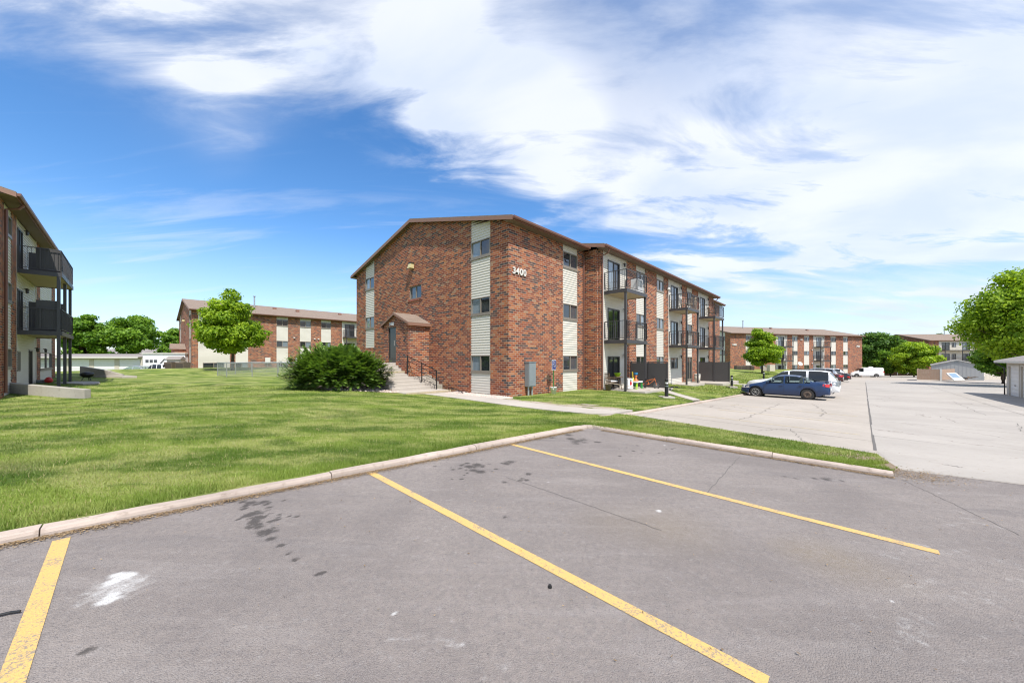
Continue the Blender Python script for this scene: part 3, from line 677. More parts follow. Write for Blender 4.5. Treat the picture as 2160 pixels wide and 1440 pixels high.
# ---------------------------------------------------------------- grass, litter, stones (stuff nobody could count)
def tri_mesh(name, V, mat, tint, nper=3, kind='stuff', label=None, cat=None):
    me = bpy.data.meshes.new(name); n = len(V); me.vertices.add(n); me.vertices.foreach_set('co', V.astype(np.float32).ravel())
    me.loops.add(n); me.loops.foreach_set('vertex_index', np.arange(n, dtype=np.int32)); k = n // nper
    me.polygons.add(k); me.polygons.foreach_set('loop_start', np.arange(0, n, nper, dtype=np.int32)); me.polygons.foreach_set('loop_total', np.full(k, nper, np.int32))
    me.update(); a = me.attributes.new('tint', 'FLOAT', 'POINT'); a.data.foreach_set('value', np.repeat(tint, nper).astype(np.float32))
    me.materials.append(MATS[mat]); o = bpy.data.objects.new(name, me); COL.objects.link(o)
    if kind: o['kind'] = kind
    if label: o['label'] = label
    if cat: o['category'] = cat
    return o
def scatter(poly, dens, seed=0):
    rs = np.random.RandomState(seed); P = np.array(poly); lo, hi = P.min(0), P.max(0); n = int((hi - lo).prod() * dens)
    Q = rs.uniform(lo, hi, (n, 2)); return Q[inpoly(Q, poly)]
def blades(Q, h, w, seed, zf=LZ, lean=.5):
    rs = np.random.RandomState(seed); n = len(Q); Z = zf.many(Q); a = rs.uniform(0, 2*np.pi, n); hh = h * rs.uniform(.55, 1.25, n); ww = w * rs.uniform(.7, 1.3, n)
    la = rs.uniform(0, 2*np.pi, n); ll = hh * lean * rs.uniform(.2, 1.3, n)
    B = np.empty((n, 3, 3)); dx, dy = np.cos(a) * ww / 2, np.sin(a) * ww / 2
    B[:, 0] = np.c_[Q[:, 0] - dx, Q[:, 1] - dy, Z - .004]; B[:, 1] = np.c_[Q[:, 0] + dx, Q[:, 1] + dy, Z - .004]
    B[:, 2] = np.c_[Q[:, 0] + np.cos(la) * ll, Q[:, 1] + np.sin(la) * ll, Z + hh]
    return B.reshape(-1, 3), rs.uniform(0, 1, n)
def dist(Q): return np.hypot(Q[:, 0], Q[:, 1])
def keep(Q, seed, rule):
    rs = np.random.RandomState(seed); return Q[rs.uniform(0, 1, len(Q)) < rule(Q)]
def in_view(Q): return (Q[:, 1] > .8) & (np.abs(Q[:, 0]) < 1.55 * Q[:, 1] + 1.2)
def no_blades(Q):
    b = np.ones(len(Q), bool)
    t = (Q[:, 0] - C0.x) * E1.x + (Q[:, 1] - C0.y) * E1.y; w = -((Q[:, 0] - C0.x) * E2.x + (Q[:, 1] - C0.y) * E2.y)
    b &= ~((t > -2.0) & (t < -.78) & (w > -4.3) & (w < 5.9)); b &= ~((t > -.8) & (w < .3) & (w > -16)); b &= ~((t > 6.7) & (t < 10.7) & (w < 3.3)); b &= ~((t > -3.6) & (t < 0) & (w < -3.8) & (w > -10))
    for pl in ([f2(9.9, 3.28), f2(7.0, 5.8), f2(6.0, 5.8), f2(9.0, 3.28)], [f2(24.4, 3.4), f2(27.2, 5.8), f2(28.2, 5.8), f2(25.6, 3.4)], [f2(16.3, .96), f2(19.5, .96), f2(19.5, 2.6), f2(16.3, 2.6)], [f2(21.0, .96), f2(26.5, .96), f2(26.5, 3.5), f2(21.0, 3.5)]): b &= ~inpoly(Q, pl)
    for (x, y, r) in [(6.38, 6.12, .30), (*f2(-.3, 2.4), .55), (*f2(-.2, 3.8), .5), (*f2(-.2, 4.9), .5)]: b &= (np.hypot(Q[:, 0] - x, Q[:, 1] - y) > r * (1 + .45 * np.sin(Q[:, 0] * 9 + Q[:, 1] * 7)))
    return b
near = [(-14, -6), (-8, 0), (-6, 2), (-4.34 - .02, 3.05 + .2), (KC.x - .12, KC.y + .15), (KE.x + .05, KE.y + .15), (6.3, 5.85), (6.93, 6.84), (5.9, 8.0), (3.7, 10.7), f2(-1.2, 5.7), f2(15, 5.75), f2(15, .9), f2(0, 0), f2(-1, -4), f2(-6, -8), (-30, 22), (-30, 0)]
Q = scatter(near, 2300, 1); Q = Q[in_view(Q) & no_blades(Q)]; Q = keep(Q, 2, lambda q: np.clip((6.5 / dist(q)) ** 2, .02, 1))
V1, T1 = blades(Q, .036, .0075, 3); s = np.clip(dist(Q) / 7, 1, 3.2)
c = V1.reshape(-1, 3, 3); m = (c[:, 0] + c[:, 1]) / 2; c[:, 0] = m + (c[:, 0] - m) * s[:, None]; c[:, 1] = m + (c[:, 1] - m) * s[:, None]
Q2 = scatter([f2(12, 5.75), f2(50, 5.75), (45, 62), (20, 45), f2(12, .9)], 60, 5); Q2 = Q2[no_blades(Q2)]; V2, T2 = blades(Q2, .07, .05, 6)
# lush tufts that hang over the kerbs
def edge_line(a, b, n, off, sp, seed):
    rs = np.random.RandomState(seed); a, b = np.array(a), np.array(b); d = (b - a) / np.linalg.norm(b - a); nn = np.array([-d[1], d[0]])
    return a + (b - a) * rs.uniform(0, 1, (n, 1)) + nn * (off + np.abs(rs.normal(0, sp, (n, 1))))
E_ = np.r_[edge_line((-9, -1.25), (KC.x - .1, KC.y), 19000, .135, .2, 8), edge_line((KC.x + .1, KC.y - .06), (KE.x, KE.y + .02), 11000, .135, .2, 9), edge_line((KE.x - .3, KE.y + .35), (6.5, 6.2), 1500, 0, .12, 19)]
V3, T3 = blades(E_, .058, .009, 10); T3 = .5 + T3 * .42
Q4 = keep(scatter(near, 260, 21), 22, lambda q: np.clip((9 / dist(q)) ** 2, .1, 1)); Q4 = Q4[in_view(Q4) & no_blades(Q4)]; V4, T4 = blades(Q4, .052, .010, 23, lean=.9)
tri_mesh('grass', np.r_[c.reshape(-1, 3), V2, V3, V4], 'grass_blade', np.r_[T1, T2, T3, T4], label='short mown green lawn grass with paler mower passes', cat='grass')
class Off:
    def __init__(s, f, d): s.f = f; s.d = d
    def many(s, xy): return s.f.many(xy) + s.d
def flakes(Q, size, zf, seed, flat=.3):
    rs = np.random.RandomState(seed); n = len(Q); Z = zf.many(Q); a = rs.uniform(0, 2*np.pi, n); L_ = size * rs.uniform(.5, 1.6, n); W_ = L_ * rs.uniform(.15, .5, n)
    d = np.c_[np.cos(a), np.sin(a)]; e = np.c_[-np.sin(a), np.cos(a)]; t = rs.uniform(0, flat, (n, 4)) * L_[:, None]
    V = np.empty((n, 4, 3))
    for k, (p, q) in enumerate(((-.5, 0), (0, -.5), (.5, 0), (0, .5))):
        V[:, k, :2] = Q + d * (p * L_)[:, None] + e * (q * W_)[:, None]; V[:, k, 2] = Z + .006 + t[:, k]
    return V.reshape(-1, 3), rs.uniform(0, 1, n)
Lq = np.r_[edge_line((-8, -.33), (KC.x - .3, KC.y - .27), 5200, -.05, .05, 31) ]
def edge_neg(a, b, n, off, sp, seed):
    rs = np.random.RandomState(seed); a, b = np.array(a), np.array(b); d = (b - a) / np.linalg.norm(b - a); nn = np.array([-d[1], d[0]])
    return a + (b - a) * rs.uniform(0, 1, (n, 1)) - nn * (off + np.abs(rs.normal(0, sp, (n, 1))))
Lq = np.r_[edge_neg((-9, -1.25), (KC.x - .2, KC.y - .2), 24000, .0, .060, 31), edge_neg((KC.x + .3, KC.y - .2), (KE.x, KE.y), 6000, 0, .05, 32), edge_neg(f2(-1, 5.95), f2(16, 5.97), 900, 0, .1, 33)]
rs = np.random.RandomState(40); Lq = np.r_[Lq, np.array((KE.x + .5, KE.y + .15)) + rs.normal(0, (.30, .22), (1800, 2)), rs.uniform((-4, 2), (8, 8), (500, 2))]
Vf, Tf = flakes(Lq, .019, Off(PZ, .004), 34); tri_mesh('leaf_litter', Vf, 'leaf_litter', Tf, 4, label='dry brown leaf litter swept against the kerb', cat='leaf litter')
def pebbles(name, Q, r0, r1, zf, mat, label, cat):
    rs = np.random.RandomState(50); mb = MB(); Z = zf.many(Q)
    for (x, y), z in zip(Q, Z):
        r = rs.uniform(r0, r1); n = 5; a0 = rs.uniform(0, 6.28); base = len(mb.v); h = r * rs.uniform(.5, .9)
        for k in range(n): a = a0 + 2*math.pi*k/n; q = r * rs.uniform(.75, 1.15); mb.v.append((x + q*math.cos(a), y + q*math.sin(a), z))
        for k in range(n): a = a0 + 2*math.pi*k/n; q = r * rs.uniform(.4, .7); mb.v.append((x + q*math.cos(a), y + q*math.sin(a), z + h * rs.uniform(.8, 1.1)))
        mb.f.append(tuple(base + n + k for k in range(n))); mb.f += [(base+k, base+(k+1) % n, base+n+(k+1) % n, base+n+k) for k in range(n)]
    return tag(mb.build(name, mat), label, cat, kind='stuff')
Qs = np.r_[scatter([f2(-.78, -3.7), f2(-.78, .3), f2(-.45, .55), f2(-.03, .3), f2(-.03, -3.7)], 330, 51), scatter([f2(-3.2, -4.25), f2(-5.5, -5.4), f2(-5.8, -7.4), f2(-3.2, -8.1), f2(-2.0, -5)], 90, 52)]
pebbles('gravel', Qs, .018, .05, Off(LZ, .015), 'stone', 'pale pink landscaping stones along the foot of the wall', 'gravel')

def blob_poly(cx, cy, rx, ry, rot, seed, n=26):
    rr = random.Random(seed); o = []
    for k in range(n):
        a = 2*math.pi*k/n; r = 1 + .22*math.sin(3*a + seed) + rr.uniform(-.2, .2); x, y = rx*r*math.cos(a), ry*r*math.sin(a); o.append((cx + x*math.cos(rot) - y*math.sin(rot), cy + x*math.sin(rot) + y*math.cos(rot)))
    return o
for i, (t, w, rx, ry) in enumerate([(-.55, 2.0, .9, .22), (-.45, 3.5, .8, .3), (-.25, 4.7, .8, .3), (.35, 3.9, .35, .16), (-.6, .9, .5, .18)]):
    c_ = f2(t, w); sheet('bare_soil', blob_poly(c_[0], c_[1], rx, ry, R(-43), i + 3), 1.0, LZ, 'soil', .014)



# ---------------------------------------------------------------- apartment buildings
BW, RZ, EZ, OV = 15.69, 9.94, 7.90, .45                 # width, ridge, eave, overhang
WT = .15                                                 # wall leaf
def front(w): return lambda s, z, d: (s, -w + d, z)      # the long face, local x along it
def gable0(s, z, d): return (d, s, z)                    # end wall at x = 0
def gableL(L): return lambda s, z, d: (L - d, s, z)
def ret(x): return lambda s, z, d: (x + d, s, z)
def wall(mb, P, s0, s1, z0, top, openings=(), th=WT, breaks=()):
    br = sorted({s0, s1} | {b for o in openings for b in o[:2] if s0 < b < s1} | {b for b in breaks if s0 < b < s1})
    for a, b in zip(br, br[1:]):
        m = (a + b) / 2; zs = z0
        for o in sorted([o for o in openings if o[0] <= m <= o[1]], key=lambda o: o[2]):
            if o[2] > zs: mb.hexa([P(a, zs, 0), P(b, zs, 0), P(b, zs, th), P(a, zs, th)], [P(a, o[2], 0), P(b, o[2], 0), P(b, o[2], th), P(a, o[2], th)])
            zs = o[3]
        ta, tb = (top(a), top(b)) if callable(top) else (top, top)
        if min(ta, tb) > zs + .001: mb.hexa([P(a, zs, 0), P(b, zs, 0), P(b, zs, th), P(a, zs, th)], [P(a, ta, 0), P(b, tb, 0), P(b, tb, th), P(a, ta, th)])
def laps(mb, P, a, b, z0, z1, d=.035, top=None, pitch=.122):
    z = z0
    while z < z1 - .005:
        zn = min(z + pitch, z1); o = .026
        if top:
            za, zb = min(zn, top(a)), min(zn, top(b))
            if za <= z + .002 and zb <= z + .002: break
            if za <= z or zb <= z:
                # triangle below the sloping top
                if zb > z: xs = a + (b - a) * (z - top(a)) / (top(b) - top(a)); mb.quad(P(xs, z, d - o), P(b, z, d - o), P(b, zb, d))
                else: xs = a + (b - a) * (top(a) - z) / (top(a) - top(b)); mb.quad(P(a, z, d - o), P(xs, z, d - o), P(a, za, d))
                z = zn; continue
        else: za = zb = zn
        mb.quad(P(a, z, d - o), P(b, z, d - o), P(b, zb, d), P(a, za, d))
        mb.quad(P(a, z, d), P(b, z, d), P(b, z, d - o), P(a, z, d - o)); z = zn
def pbox(mb, P, a, b, z0, z1, d0, d1):
    mb.hexa([P(a, z0, d0), P(b, z0, d0), P(b, z0, d1), P(a, z0, d1)], [P(a, z1, d0), P(b, z1, d0), P(b, z1, d1), P(a, z1, d1)])
WPAN = [('pane_dark', 'pane_blind'), ('pane_dark', 'pane_mid'), ('pane_mid', 'pane_blind'), ('pane_dark', 'pane_dark')]
def window(par, P, a, b, z0, z1, mats=None, name='window', sill=True, fr=.05, d0=.0):
    mats = mats or WPAN[rnd.randrange(4)]; f = MB()
    pbox(f, P, a, b, z1 - fr, z1, d0 - .012, d0 + .07); pbox(f, P, a, b, z0, z0 + fr, d0 - .012, d0 + .07)
    pbox(f, P, a, a + fr, z0 + fr, z1 - fr, d0 - .01, d0 + .07); pbox(f, P, b - fr, b, z0 + fr, z1 - fr, d0 - .01, d0 + .07)
    m = (a + b) / 2; pbox(f, P, m - .032, m + .032, z0 + fr, z1 - fr, d0 - .004, d0 + .07)
    if sill: pbox(f, P, a, b, z0 - .085, z0 - .003, d0 - .02, d0 + .05)
    o = f.build(name, 'window_frame', par)
    for k, (u, v) in enumerate(((a + fr, m - .032), (m + .032, b - fr))):
        p = MB(); dd_ = d0 + (.035 if k == 0 else .055); p.quad(P(u, z0 + fr, dd_), P(v, z0 + fr, dd_), P(v, z1 - fr, dd_), P(u, z1 - fr, dd_)); p.build('pane', mats[k], o)
    return o
def slider(par, P, a, b, z0, z1, mats=('pane_mid', 'pane_dark')): 
    o = window(par, P, a, b, z0, z1, mats, 'patio_door', False, .06); o.data.materials[0] = MATS['dark_frame']; return o
FL = [0.0, 2.75, 5.5]
def rail(mb, P, a, b, zf, arc=True):                     # P(s, z): a flat railing panel
    H = 1.03; t = .02
    def br(p, q, w=t): mb.bar(p, q, w)
    br(P(a, zf + H), P(b, zf + H), .035); br(P(a, zf + .09), P(b, zf + .09), .025)
    n = max(2, int(round((b - a) / .125)))
    for k in range(n + 1): s = a + (b - a) * k / n; br(P(s, zf + .09), P(s, zf + H), .045 if k in (0, n, n // 2) else .014)
    if arc:
        m = a + (b - a) * .5; pts = [P(m + (b - m) * i / 8, zf + .62 + .36 * math.sin(math.pi * .5 * (1 + i / 8.0))) for i in range(9)]
        for p, q in zip(pts, pts[1:]): br(p, q, .022)
def balcony(par, w, a, b, q=1.36, levels=(1, 2), arc=True, ground=-.1, n_post=2):
    y1 = -w; y0 = -w - q
    for l in levels:
        zf = FL[l]; d = MB(); d.box(a + .03, b - .03, y0 + .03, y1, zf - .17, zf - .02); o = d.build('balcony', 'deck_under', par)
        f = MB(); f.box(a, b, y0, y0 + .03, zf - .2, zf + .0); f.box(a, a + .03, y0 + .03, y1, zf - .2, zf); f.box(b - .03, b, y0 + .03, y1, zf - .2, zf); f.build('fascia', 'charcoal', o)
        r = MB(); rail(r, lambda s, z: (s, y0 + .04, z), a + .04, b - .04, zf, arc); rail(r, lambda s, z: (a + .04, s, z), y0 + .04, y1 - .03, zf, False); rail(r, lambda s, z: (b - .04, s, z), y0 + .04, y1 - .03, zf, False)
        r.build('railing', 'charcoal', o)
    for k in range(n_post):
        x = a + .07 + (b - a - .14) * k / (n_post - 1); p = MB(); p.box(x - .055, x + .055, y0 + .06, y0 + .17, ground, FL[levels[0]] - .2); p.build('post', 'charcoal', par)
        if len(levels) > 1: p = MB(); p.box(x - .055, x + .055, y0 + .06, y0 + .17, FL[levels[0]] - .02, FL[levels[1]] - .2); p.build('post', 'charcoal', par)
def lantern(par, P, s, z):
    m = MB(); c = P(s, z, -.10); m.lathe([(.0, .16), (.07, .09), (.055, .08), (.05, -.06), (.02, -.09), (0, -.09)], 8, c); m.bar(P(s, z + .12, .0), P(s, z + .14, -.1), .03); m.build('wall_lantern', 'dark_frame', par)
def downpipe(par, pts, r=.04, name='downpipe', mat='trim_brown'):
    m = MB(); m.tube(pts, r, 6); return m.build(name, mat, par)
def vent_cap(par, P, s, z):
    m = MB(); m.prism([P(s - .09, z, .0), P(s + .09, z, 0), P(s + .09, z - .02, -.14), P(s - .09, z - .02, -.14)], (0, 0, .12)); m.build('vent_hood', 'white_trim', par)
def floodlight(par, P, s, z):
    m = MB(); c = Vector(P(s, z, -.12)); m.lathe([(.0, .10), (.09, .07), (.12, -.06), (.11, -.09), (0, -.09)], 10, c); m.bar(P(s, z, 0), P(s, z, -.1), .04); m.build('floodlight', 'white_trim', par)

def apartment(loc, rz, label, plan, L, secs, zb=-1.5, ends=(True, True), vest=True, detail=2, roof_vents=(), back=True):
    B = empty('apartment_building', loc, rz, label, 'apartment building', 'three storey brick apartment buildings')
    W = BW; brick = MB(); sid = MB()
    def rtop(y): return (EZ + (RZ - EZ) * (y + OV) / (W / 2 + OV) if y <= W / 2 else EZ + (RZ - EZ) * (W + OV - y) / (W / 2 + OV)) - .14
    # long face from the plan
    wmax = {}
    for it in plan:
        k, s0, s1, w = it[:4]; P = front(w); o = it[4] if len(it) > 4 else {}
        s0_ = s0 + WT if s0 == 0 else s0
        if k == 'brick': 
            ops = o.get('ops', ())
            wall(brick, P, s0_, s1, zb, EZ - .14, ops)
            for (a, b, z0, z1) in ops: window(B, P, a, b, z0, z1)
        elif k == 'strip':
            zs = zb; wins = o.get('win', [(1.13, 1.86), (3.89, 4.62), (6.63, 7.36)])
            for (z0, z1) in wins:
                laps(sid, P, s0, s1, zs, z0 - .085); window(B, P, s0, s1, z0 - .03, z1 + .03, o.get('mats')); zs = z1 + .03
            laps(sid, P, s0, s1, zs, EZ - .15); 
            wall(brick, lambda s, z, d, P=P: P(s, z, d + .10), s0, s1, zb, EZ - .16, [], .04)
        elif k == 'bay':
            ops = o['ops']; zs = zb
            allo = sorted(ops, key=lambda q: q[0])
            # siding split in columns round the openings
            br = sorted({s0, s1} | {q[0] for q in ops} | {q[1] for q in ops})
            for a, b in zip(br, br[1:]):
                m = (a + b) / 2; z = zb
                for q in sorted([q for q in ops if q[0] <= m <= q[1]], key=lambda q: q[2]):
                    zt = q[2]; laps_to(sid, P, a, b, z, zt); z = q[3]
                laps_to(sid, P, a, b, z, EZ - .15)
            wall(brick, lambda s, z, d, P=P: P(s, z, d + .12), s0, s1, zb, EZ - .16, [], .04)
            for q in ops:
                if q[4] == 'door': slider(B, P, *q[:4], mats=rnd.choice([('pane_mid', 'pane_dark'), ('pane_blind', 'pane_dark'), ('pane_dark', 'pane_dark'), ('pane_blind', 'pane_mid')]))
                elif q[4] == 'dark': slider(B, P, *q[:4], mats=('pane_dark', 'pane_dark'))
                else: window(B, P, *q[:4], sill=False)
            tr = MB()
            for s in (s0, s1 - .06): pbox(tr, P, s, s + .06, zb, EZ - .15, -.004, .05)
            tr.build('corner_trim', 'white_trim', B)
            if detail > 1 or True:
                for l in range(3):
                    if o.get('lantern', True): lantern(B, P, s1 - .4, FL[l] + 1.85)
            if o.get('balc', True): balcony(B, w, s0 + .08, s1 - .08, o.get('q', 1.36), ground=o.get('ground', -.25), n_post=o.get('posts', 2))
    # returns between planes
    for (x, wa, wb) in [(secs[i][1], secs[i][2], secs[i+1][2]) for i in range(len(secs) - 1)]:
        if wb > wa: wall(brick, ret(x), -wb + WT, -wa, zb, EZ - .14)
        else: wall(brick, lambda s, z, d, x=x: (x - d, s, z), -wa + WT, -wb, zb, EZ - .14)
    # end walls
    if ends[0]:
        ops = [(1.195, 2.575, zb - 1, 99), (12.85, 14.19, zb - 1, 99), (7.0, 8.32, 5.25, 6.02)]
        if vest: ops.append((7.5, 8.5, 1.3, 3.6))
        wall(brick, gable0, 0, W, zb, rtop, ops, breaks=(W/2,))
        for (a, b, zlo) in ((1.195, 2.575, zb), (12.85, 14.19, 2.5)):
            zs = zlo
            for (z0, z1) in [(1.13, 1.86), (3.89, 4.62), (6.63, 7.36)]:
                if z0 < zlo: continue
                laps(sid, gable0, a, b, zs, z0 - .115); window(B, gable0, a, b, z0 - .03, z1 + .03, ('pane_dark', 'pane_blind')); zs = z1 + .03
            laps(sid, gable0, a, b, zs, 10, top=rtop); wall(brick, lambda s, z, d: gable0(s, z, d + .12), a, b, zb, lambda s: rtop(s) - .02, [], .03)
            if zlo > zb: wall(brick, gable0, a, b, zb, zlo - .01)
        window(B, gable0, 7.0, 8.32, 5.25, 6.02, ('pane_dark', 'pane_mid'), sill=False, d0=.06)
        sl = MB(); pbox(sl, gable0, 6.9, 8.42, 5.12, 5.25, -.03, .1); sl.build('brick_sill', 'brick_red', B)
        m = MB(); c = gable0(7.92, 7.22, 0); m.hexa([(-.28, 7.75, 7.05), (-.02, 7.75, 7.05), (-.02, 8.09, 7.05), (-.28, 8.09, 7.05)][::1], [(-.20, 7.78, 7.34), (-.02, 7.78, 7.34), (-.02, 8.06, 7.34), (-.20, 8.06, 7.34)]); wl = m.build('wall_light', 'lamp_yellow', B)
        m = MB(); m.box(-.22, 0.0, 7.74, 8.10, 7.345, 7.39); m.build('hood', 'dark_frame', wl)
    else: wall(brick, gable0, 0, W, zb, rtop, (), breaks=(W/2,))
    wall(brick, gableL(L), 0, W, zb, rtop, (), breaks=(W/2,))
    wall(brick, lambda s, z, d: (s, W - d, z), WT, L - WT, zb, EZ - .14)
    brick.build('wall', 'brick', B); sid.build('siding', 'siding', B)
    # roof
    rf = MB(); th = .07; ro = .25
    def slab(p): rf.prism([Vector(q) for q in p], (0, 0, th))
    for i, (x0, x1, w) in enumerate(secs):
        xa = x0 - ro if i == 0 or secs[i-1][2] < w else x0 + (ro if secs[i-1][2] > w else 0); xb = x1 + ro if i == len(secs)-1 or secs[i+1][2] < w else x1 - (ro if secs[i+1][2] > w else 0)
        ye = -w - OV; slab([(xa, ye, EZ - th), (xb, ye, EZ - th), (xb, W/2, RZ - th), (xa, W/2, RZ - th)])
        so = MB(); so.box(xa + .03, xb - .03, ye + .02, -w - .001, EZ - .165, EZ - .145); so.build('soffit', 'soffit', B)
        fa = MB(); fa.box(xa, xb, ye - .012, ye + .02, EZ - .20, EZ - .075); fa.build('fascia', 'trim_brown', B)
        gu = MB()                                        # gutter: an open trough
        pr = [(ye - .012, EZ - .06), (ye - .012, EZ - .155), (ye - .08, EZ - .165), (ye - .115, EZ - .12), (ye - .125, EZ - .045)]
        for (ya, za), (yb, zb_) in zip(pr, pr[1:]): gu.quad((xa, ya, za), (xb, ya, za), (xb, yb, zb_), (xa, yb, zb_))
        gu.prism([(xa, y, z) for y, z in pr], (.01, 0, 0)); gu.prism([(xb - .01, y, z) for y, z in pr], (.01, 0, 0)); gu.build('gutter', 'trim_brown', B)
        for (xe, out, real) in ((xa, -1, i == 0 or secs[i-1][2] < w), (xb, 1, i == len(secs)-1 or secs[i+1][2] < w)):
            if not real: continue
            rk = MB(); a0 = (xe - .02 if out < 0 else xe); yr = W/2
            rk.prism([(a0, ye - .012, EZ - .055 - .16), (a0, yr, RZ - .055 - .17), (a0, yr, RZ - .055), (a0, ye - .012, EZ - .055)], (.02, 0, 0)); 
            rk.build('rake_board', 'trim_tan', B)
            s2 = MB(); xi = x0 if out < 0 else x1; lo, hi = min(xe, xi), max(xe, xi); s2.prism([(lo, ye + .02, EZ - .145), (hi, ye + .02, EZ - .145), (hi, yr, RZ - .145), (lo, yr, RZ - .145)], (0, 0, .015)); s2.build('soffit', 'soffit', B)
    ye = W + OV; xa, xb = -ro, L + ro
    slab([(xa, W/2, RZ - th), (xb, W/2, RZ - th), (xb, ye, EZ - th), (xa, ye, EZ - th)])
    for xe in (xa - .02, xb):
        rk = MB(); rk.prism([(xe, W/2, RZ - .225), (xe, ye, EZ - .215), (xe, ye, EZ - .055), (xe, W/2, RZ - .055)], (.02, 0, 0)); rk.build('rake_board', 'trim_tan', B)
    s2 = MB(); s2.prism([(xa, W/2, RZ - .145), (0, W/2, RZ - .145), (0, ye, EZ - .145), (xa, ye, EZ - .145)], (0, 0, .015)); s2.build('soffit', 'soffit', B)
    fa = MB(); fa.box(xa, xb, ye - .02, ye + .01, EZ - .20, EZ - .075); fa.box(xa, xb, W, ye - .02, EZ - .165, EZ - .15); fa.build('fascia', 'trim_brown', B)
    roof = rf.build('roof', 'shingle', B)
    for (x, y, h) in roof_vents:
        zz = EZ + (RZ - EZ) * (y + OV) / (W/2 + OV); v = MB()
        if h > .5: v.tube([(x, y, zz - .1), (x, y, zz + h)], .09, 8); v.disc((x, y, zz + h + .08), (0, 0, 1), .17, .1, 10); v.build('flue', 'galv', roof)
        else: v.box(x - .2, x + .2, y - .2, y + .2, zz - .1, zz + h); v.build('roof_vent', 'trim_tan', roof)
    return B
def laps_to(sid, P, a, b, z0, z1):
    if z1 > z0 + .01:
        zz = math.ceil(z0 / .122) * .122                 # keep courses level across the bay
        if zz - z0 > .004: laps(sid, P, a, b, z0, min(zz, z1))
        laps(sid, P, a, b, zz, z1)
def bay_ops(a, b, ground='door', floors=(0, 1, 2)):
    r = [(a, b, FL[l] + .02, FL[l] + 1.86, 'door') for l in (1, 2)]
    if ground == 'door': r.append((a, b, .02, 1.86, 'dark'))
    elif ground == 'win': r.append((a, b, .95, 1.80, 'win'))
    return r
S1 = .943
plan_main = [('brick', 0, 4.105, 0), ('strip', 4.105, 5.47, 0, dict(mats=('pane_dark', 'pane_mid'))), ('brick', 5.47, 6.18, 0),
    ('brick', 6.18 + WT, 6.63, S1), ('bay', 6.63, 9.43, S1, dict(ops=bay_ops(7.16, 8.57), ground=-.12)), ('brick', 9.43, 10.83, S1), ('strip', 10.83, 12.2, S1), ('brick', 12.2, 14.14, S1), ('strip', 14.14, 15.46, S1), ('brick', 15.46, 16.39, S1),
    ('bay', 16.39, 19.3, S1, dict(ops=bay_ops(16.95, 18.4, 'win'), ground=-.4)), ('brick', 19.3, 20.56, S1), ('strip', 20.56, 21.9, S1, dict(win=[(.0, 1.86), (3.89, 4.62), (6.63, 7.36)])), ('brick', 21.9, 23.6, S1),
    ('bay', 23.6, 26.7, S1, dict(ops=bay_ops(24.2, 25.6), ground=-.6)), ('brick', 26.7, 28.5, S1), ('brick', 28.5, 29.2, 0), ('strip', 29.2, 30.6, 0), ('brick', 30.6, 34.7 - WT, 0)]
secs_main = [(0, 6.18, 0), (6.18, 28.5, S1), (28.5, 34.7, 0)]
RZE1 = math.atan2(E1.y, E1.x)
main = apartment((C0.x, C0.y, 0), RZE1, 'large red brick apartment building in the centre numbered 3400', plan_main, 34.7, secs_main)
# first return wall at the front needs its corner; vestibule on the end wall
def vestibule(B):
    d = 1.285; y0, y1 = 6.21, 8.98; ez, rz_ = 3.66, 4.22; ym = (y0 + y1) / 2; zb = -.5
    m = MB(); P = lambda s, z, q: (-d + q, s, z)
    top = lambda s: ez + (rz_ - ez) * (1 - abs(s - ym) / (ym - y0))
    wall(m, P, y0, y1, zb, top, [(7.55, 8.45, 1.5, 3.52)], .14, (ym,))
    m.box(-d + .14, 0, y0, y0 + .14, zb, ez); m.box(-d + .14, 0, y1 - .14, y1, zb, ez)
    v = m.build('vestibule', 'brick', B)
    r = MB(); o = .14; sl = (rz_ - ez) / (ym - y0)
    for s in (-1, 1):
        ye = ym + s * (ym - y0 + o); r.prism([(-d - .12, ye, ez - o * sl + .03), (0, ye, ez - o * sl + .03), (0, ym, rz_ + .03), (-d - .12, ym, rz_ + .03)], (0, 0, .05))
    r.build('roof', 'shingle', v)
    t = MB()
    for s in (-1, 1):
        ye = ym + s * (ym - y0 + o); t.prism([(-d - .14, ye, ez - o * sl - .05), (-d - .14, ye, ez - o * sl + .055), (-d - .14, ym, rz_ + .055), (-d - .14, ym, rz_ - .05)], (.02, 0, 0))
        t.box(-d - .11, 0, min(ye, ye + s * .02), max(ye, ye + s * .02), ez - o * sl - .10, ez - o * sl + .05); t.box(-d - .2, -.001, min(ye - s * .01, ym + s * (ym - y0)), max(ye - s * .01, ym + s * (ym - y0)), ez - o * sl - .09, ez - o * sl - .07)
    t.build('fascia', 'trim_tan', v)
    dr = MB(); 
    for a, b, z0, z1 in ((7.55, 7.61, 1.5, 3.52), (8.39, 8.45, 1.5, 3.52), (7.61, 8.39, 3.45, 3.52), (7.61, 8.39, 1.5, 1.75)): pbox(dr, P, a, b, z0, z1, .03, .10)
    do = dr.build('entrance_door', 'dark_frame', v)
    g = MB(); g.quad(P(7.61, 1.75, .07), P(8.39, 1.75, .07), P(8.39, 3.45, .07), P(7.61, 3.45, .07)); g.build('pane', 'pane_door', do)
    h = MB(); h.bar(P(7.72, 2.45, .0), P(7.72, 2.75, .0), .03); h.bar(P(7.72, 2.7, .0), P(7.72, 2.7, .06), .02); h.bar(P(7.72, 2.5, .0), P(7.72, 2.5, .06), .02); h.build('door_handle', 'hub_silver', do)
    n = text('house_number', '3400', .26, 'white_paint', v, (-d - .02, 8.0, 3.68), (R(90), 0, R(-90)), .01, .006)
    return v
vestibule(main)
text('house_number', '3400', .42, 'white_trim', main, (.68, -.03, 5.66), (R(90), 0, 0), .02, .008, 1.14)
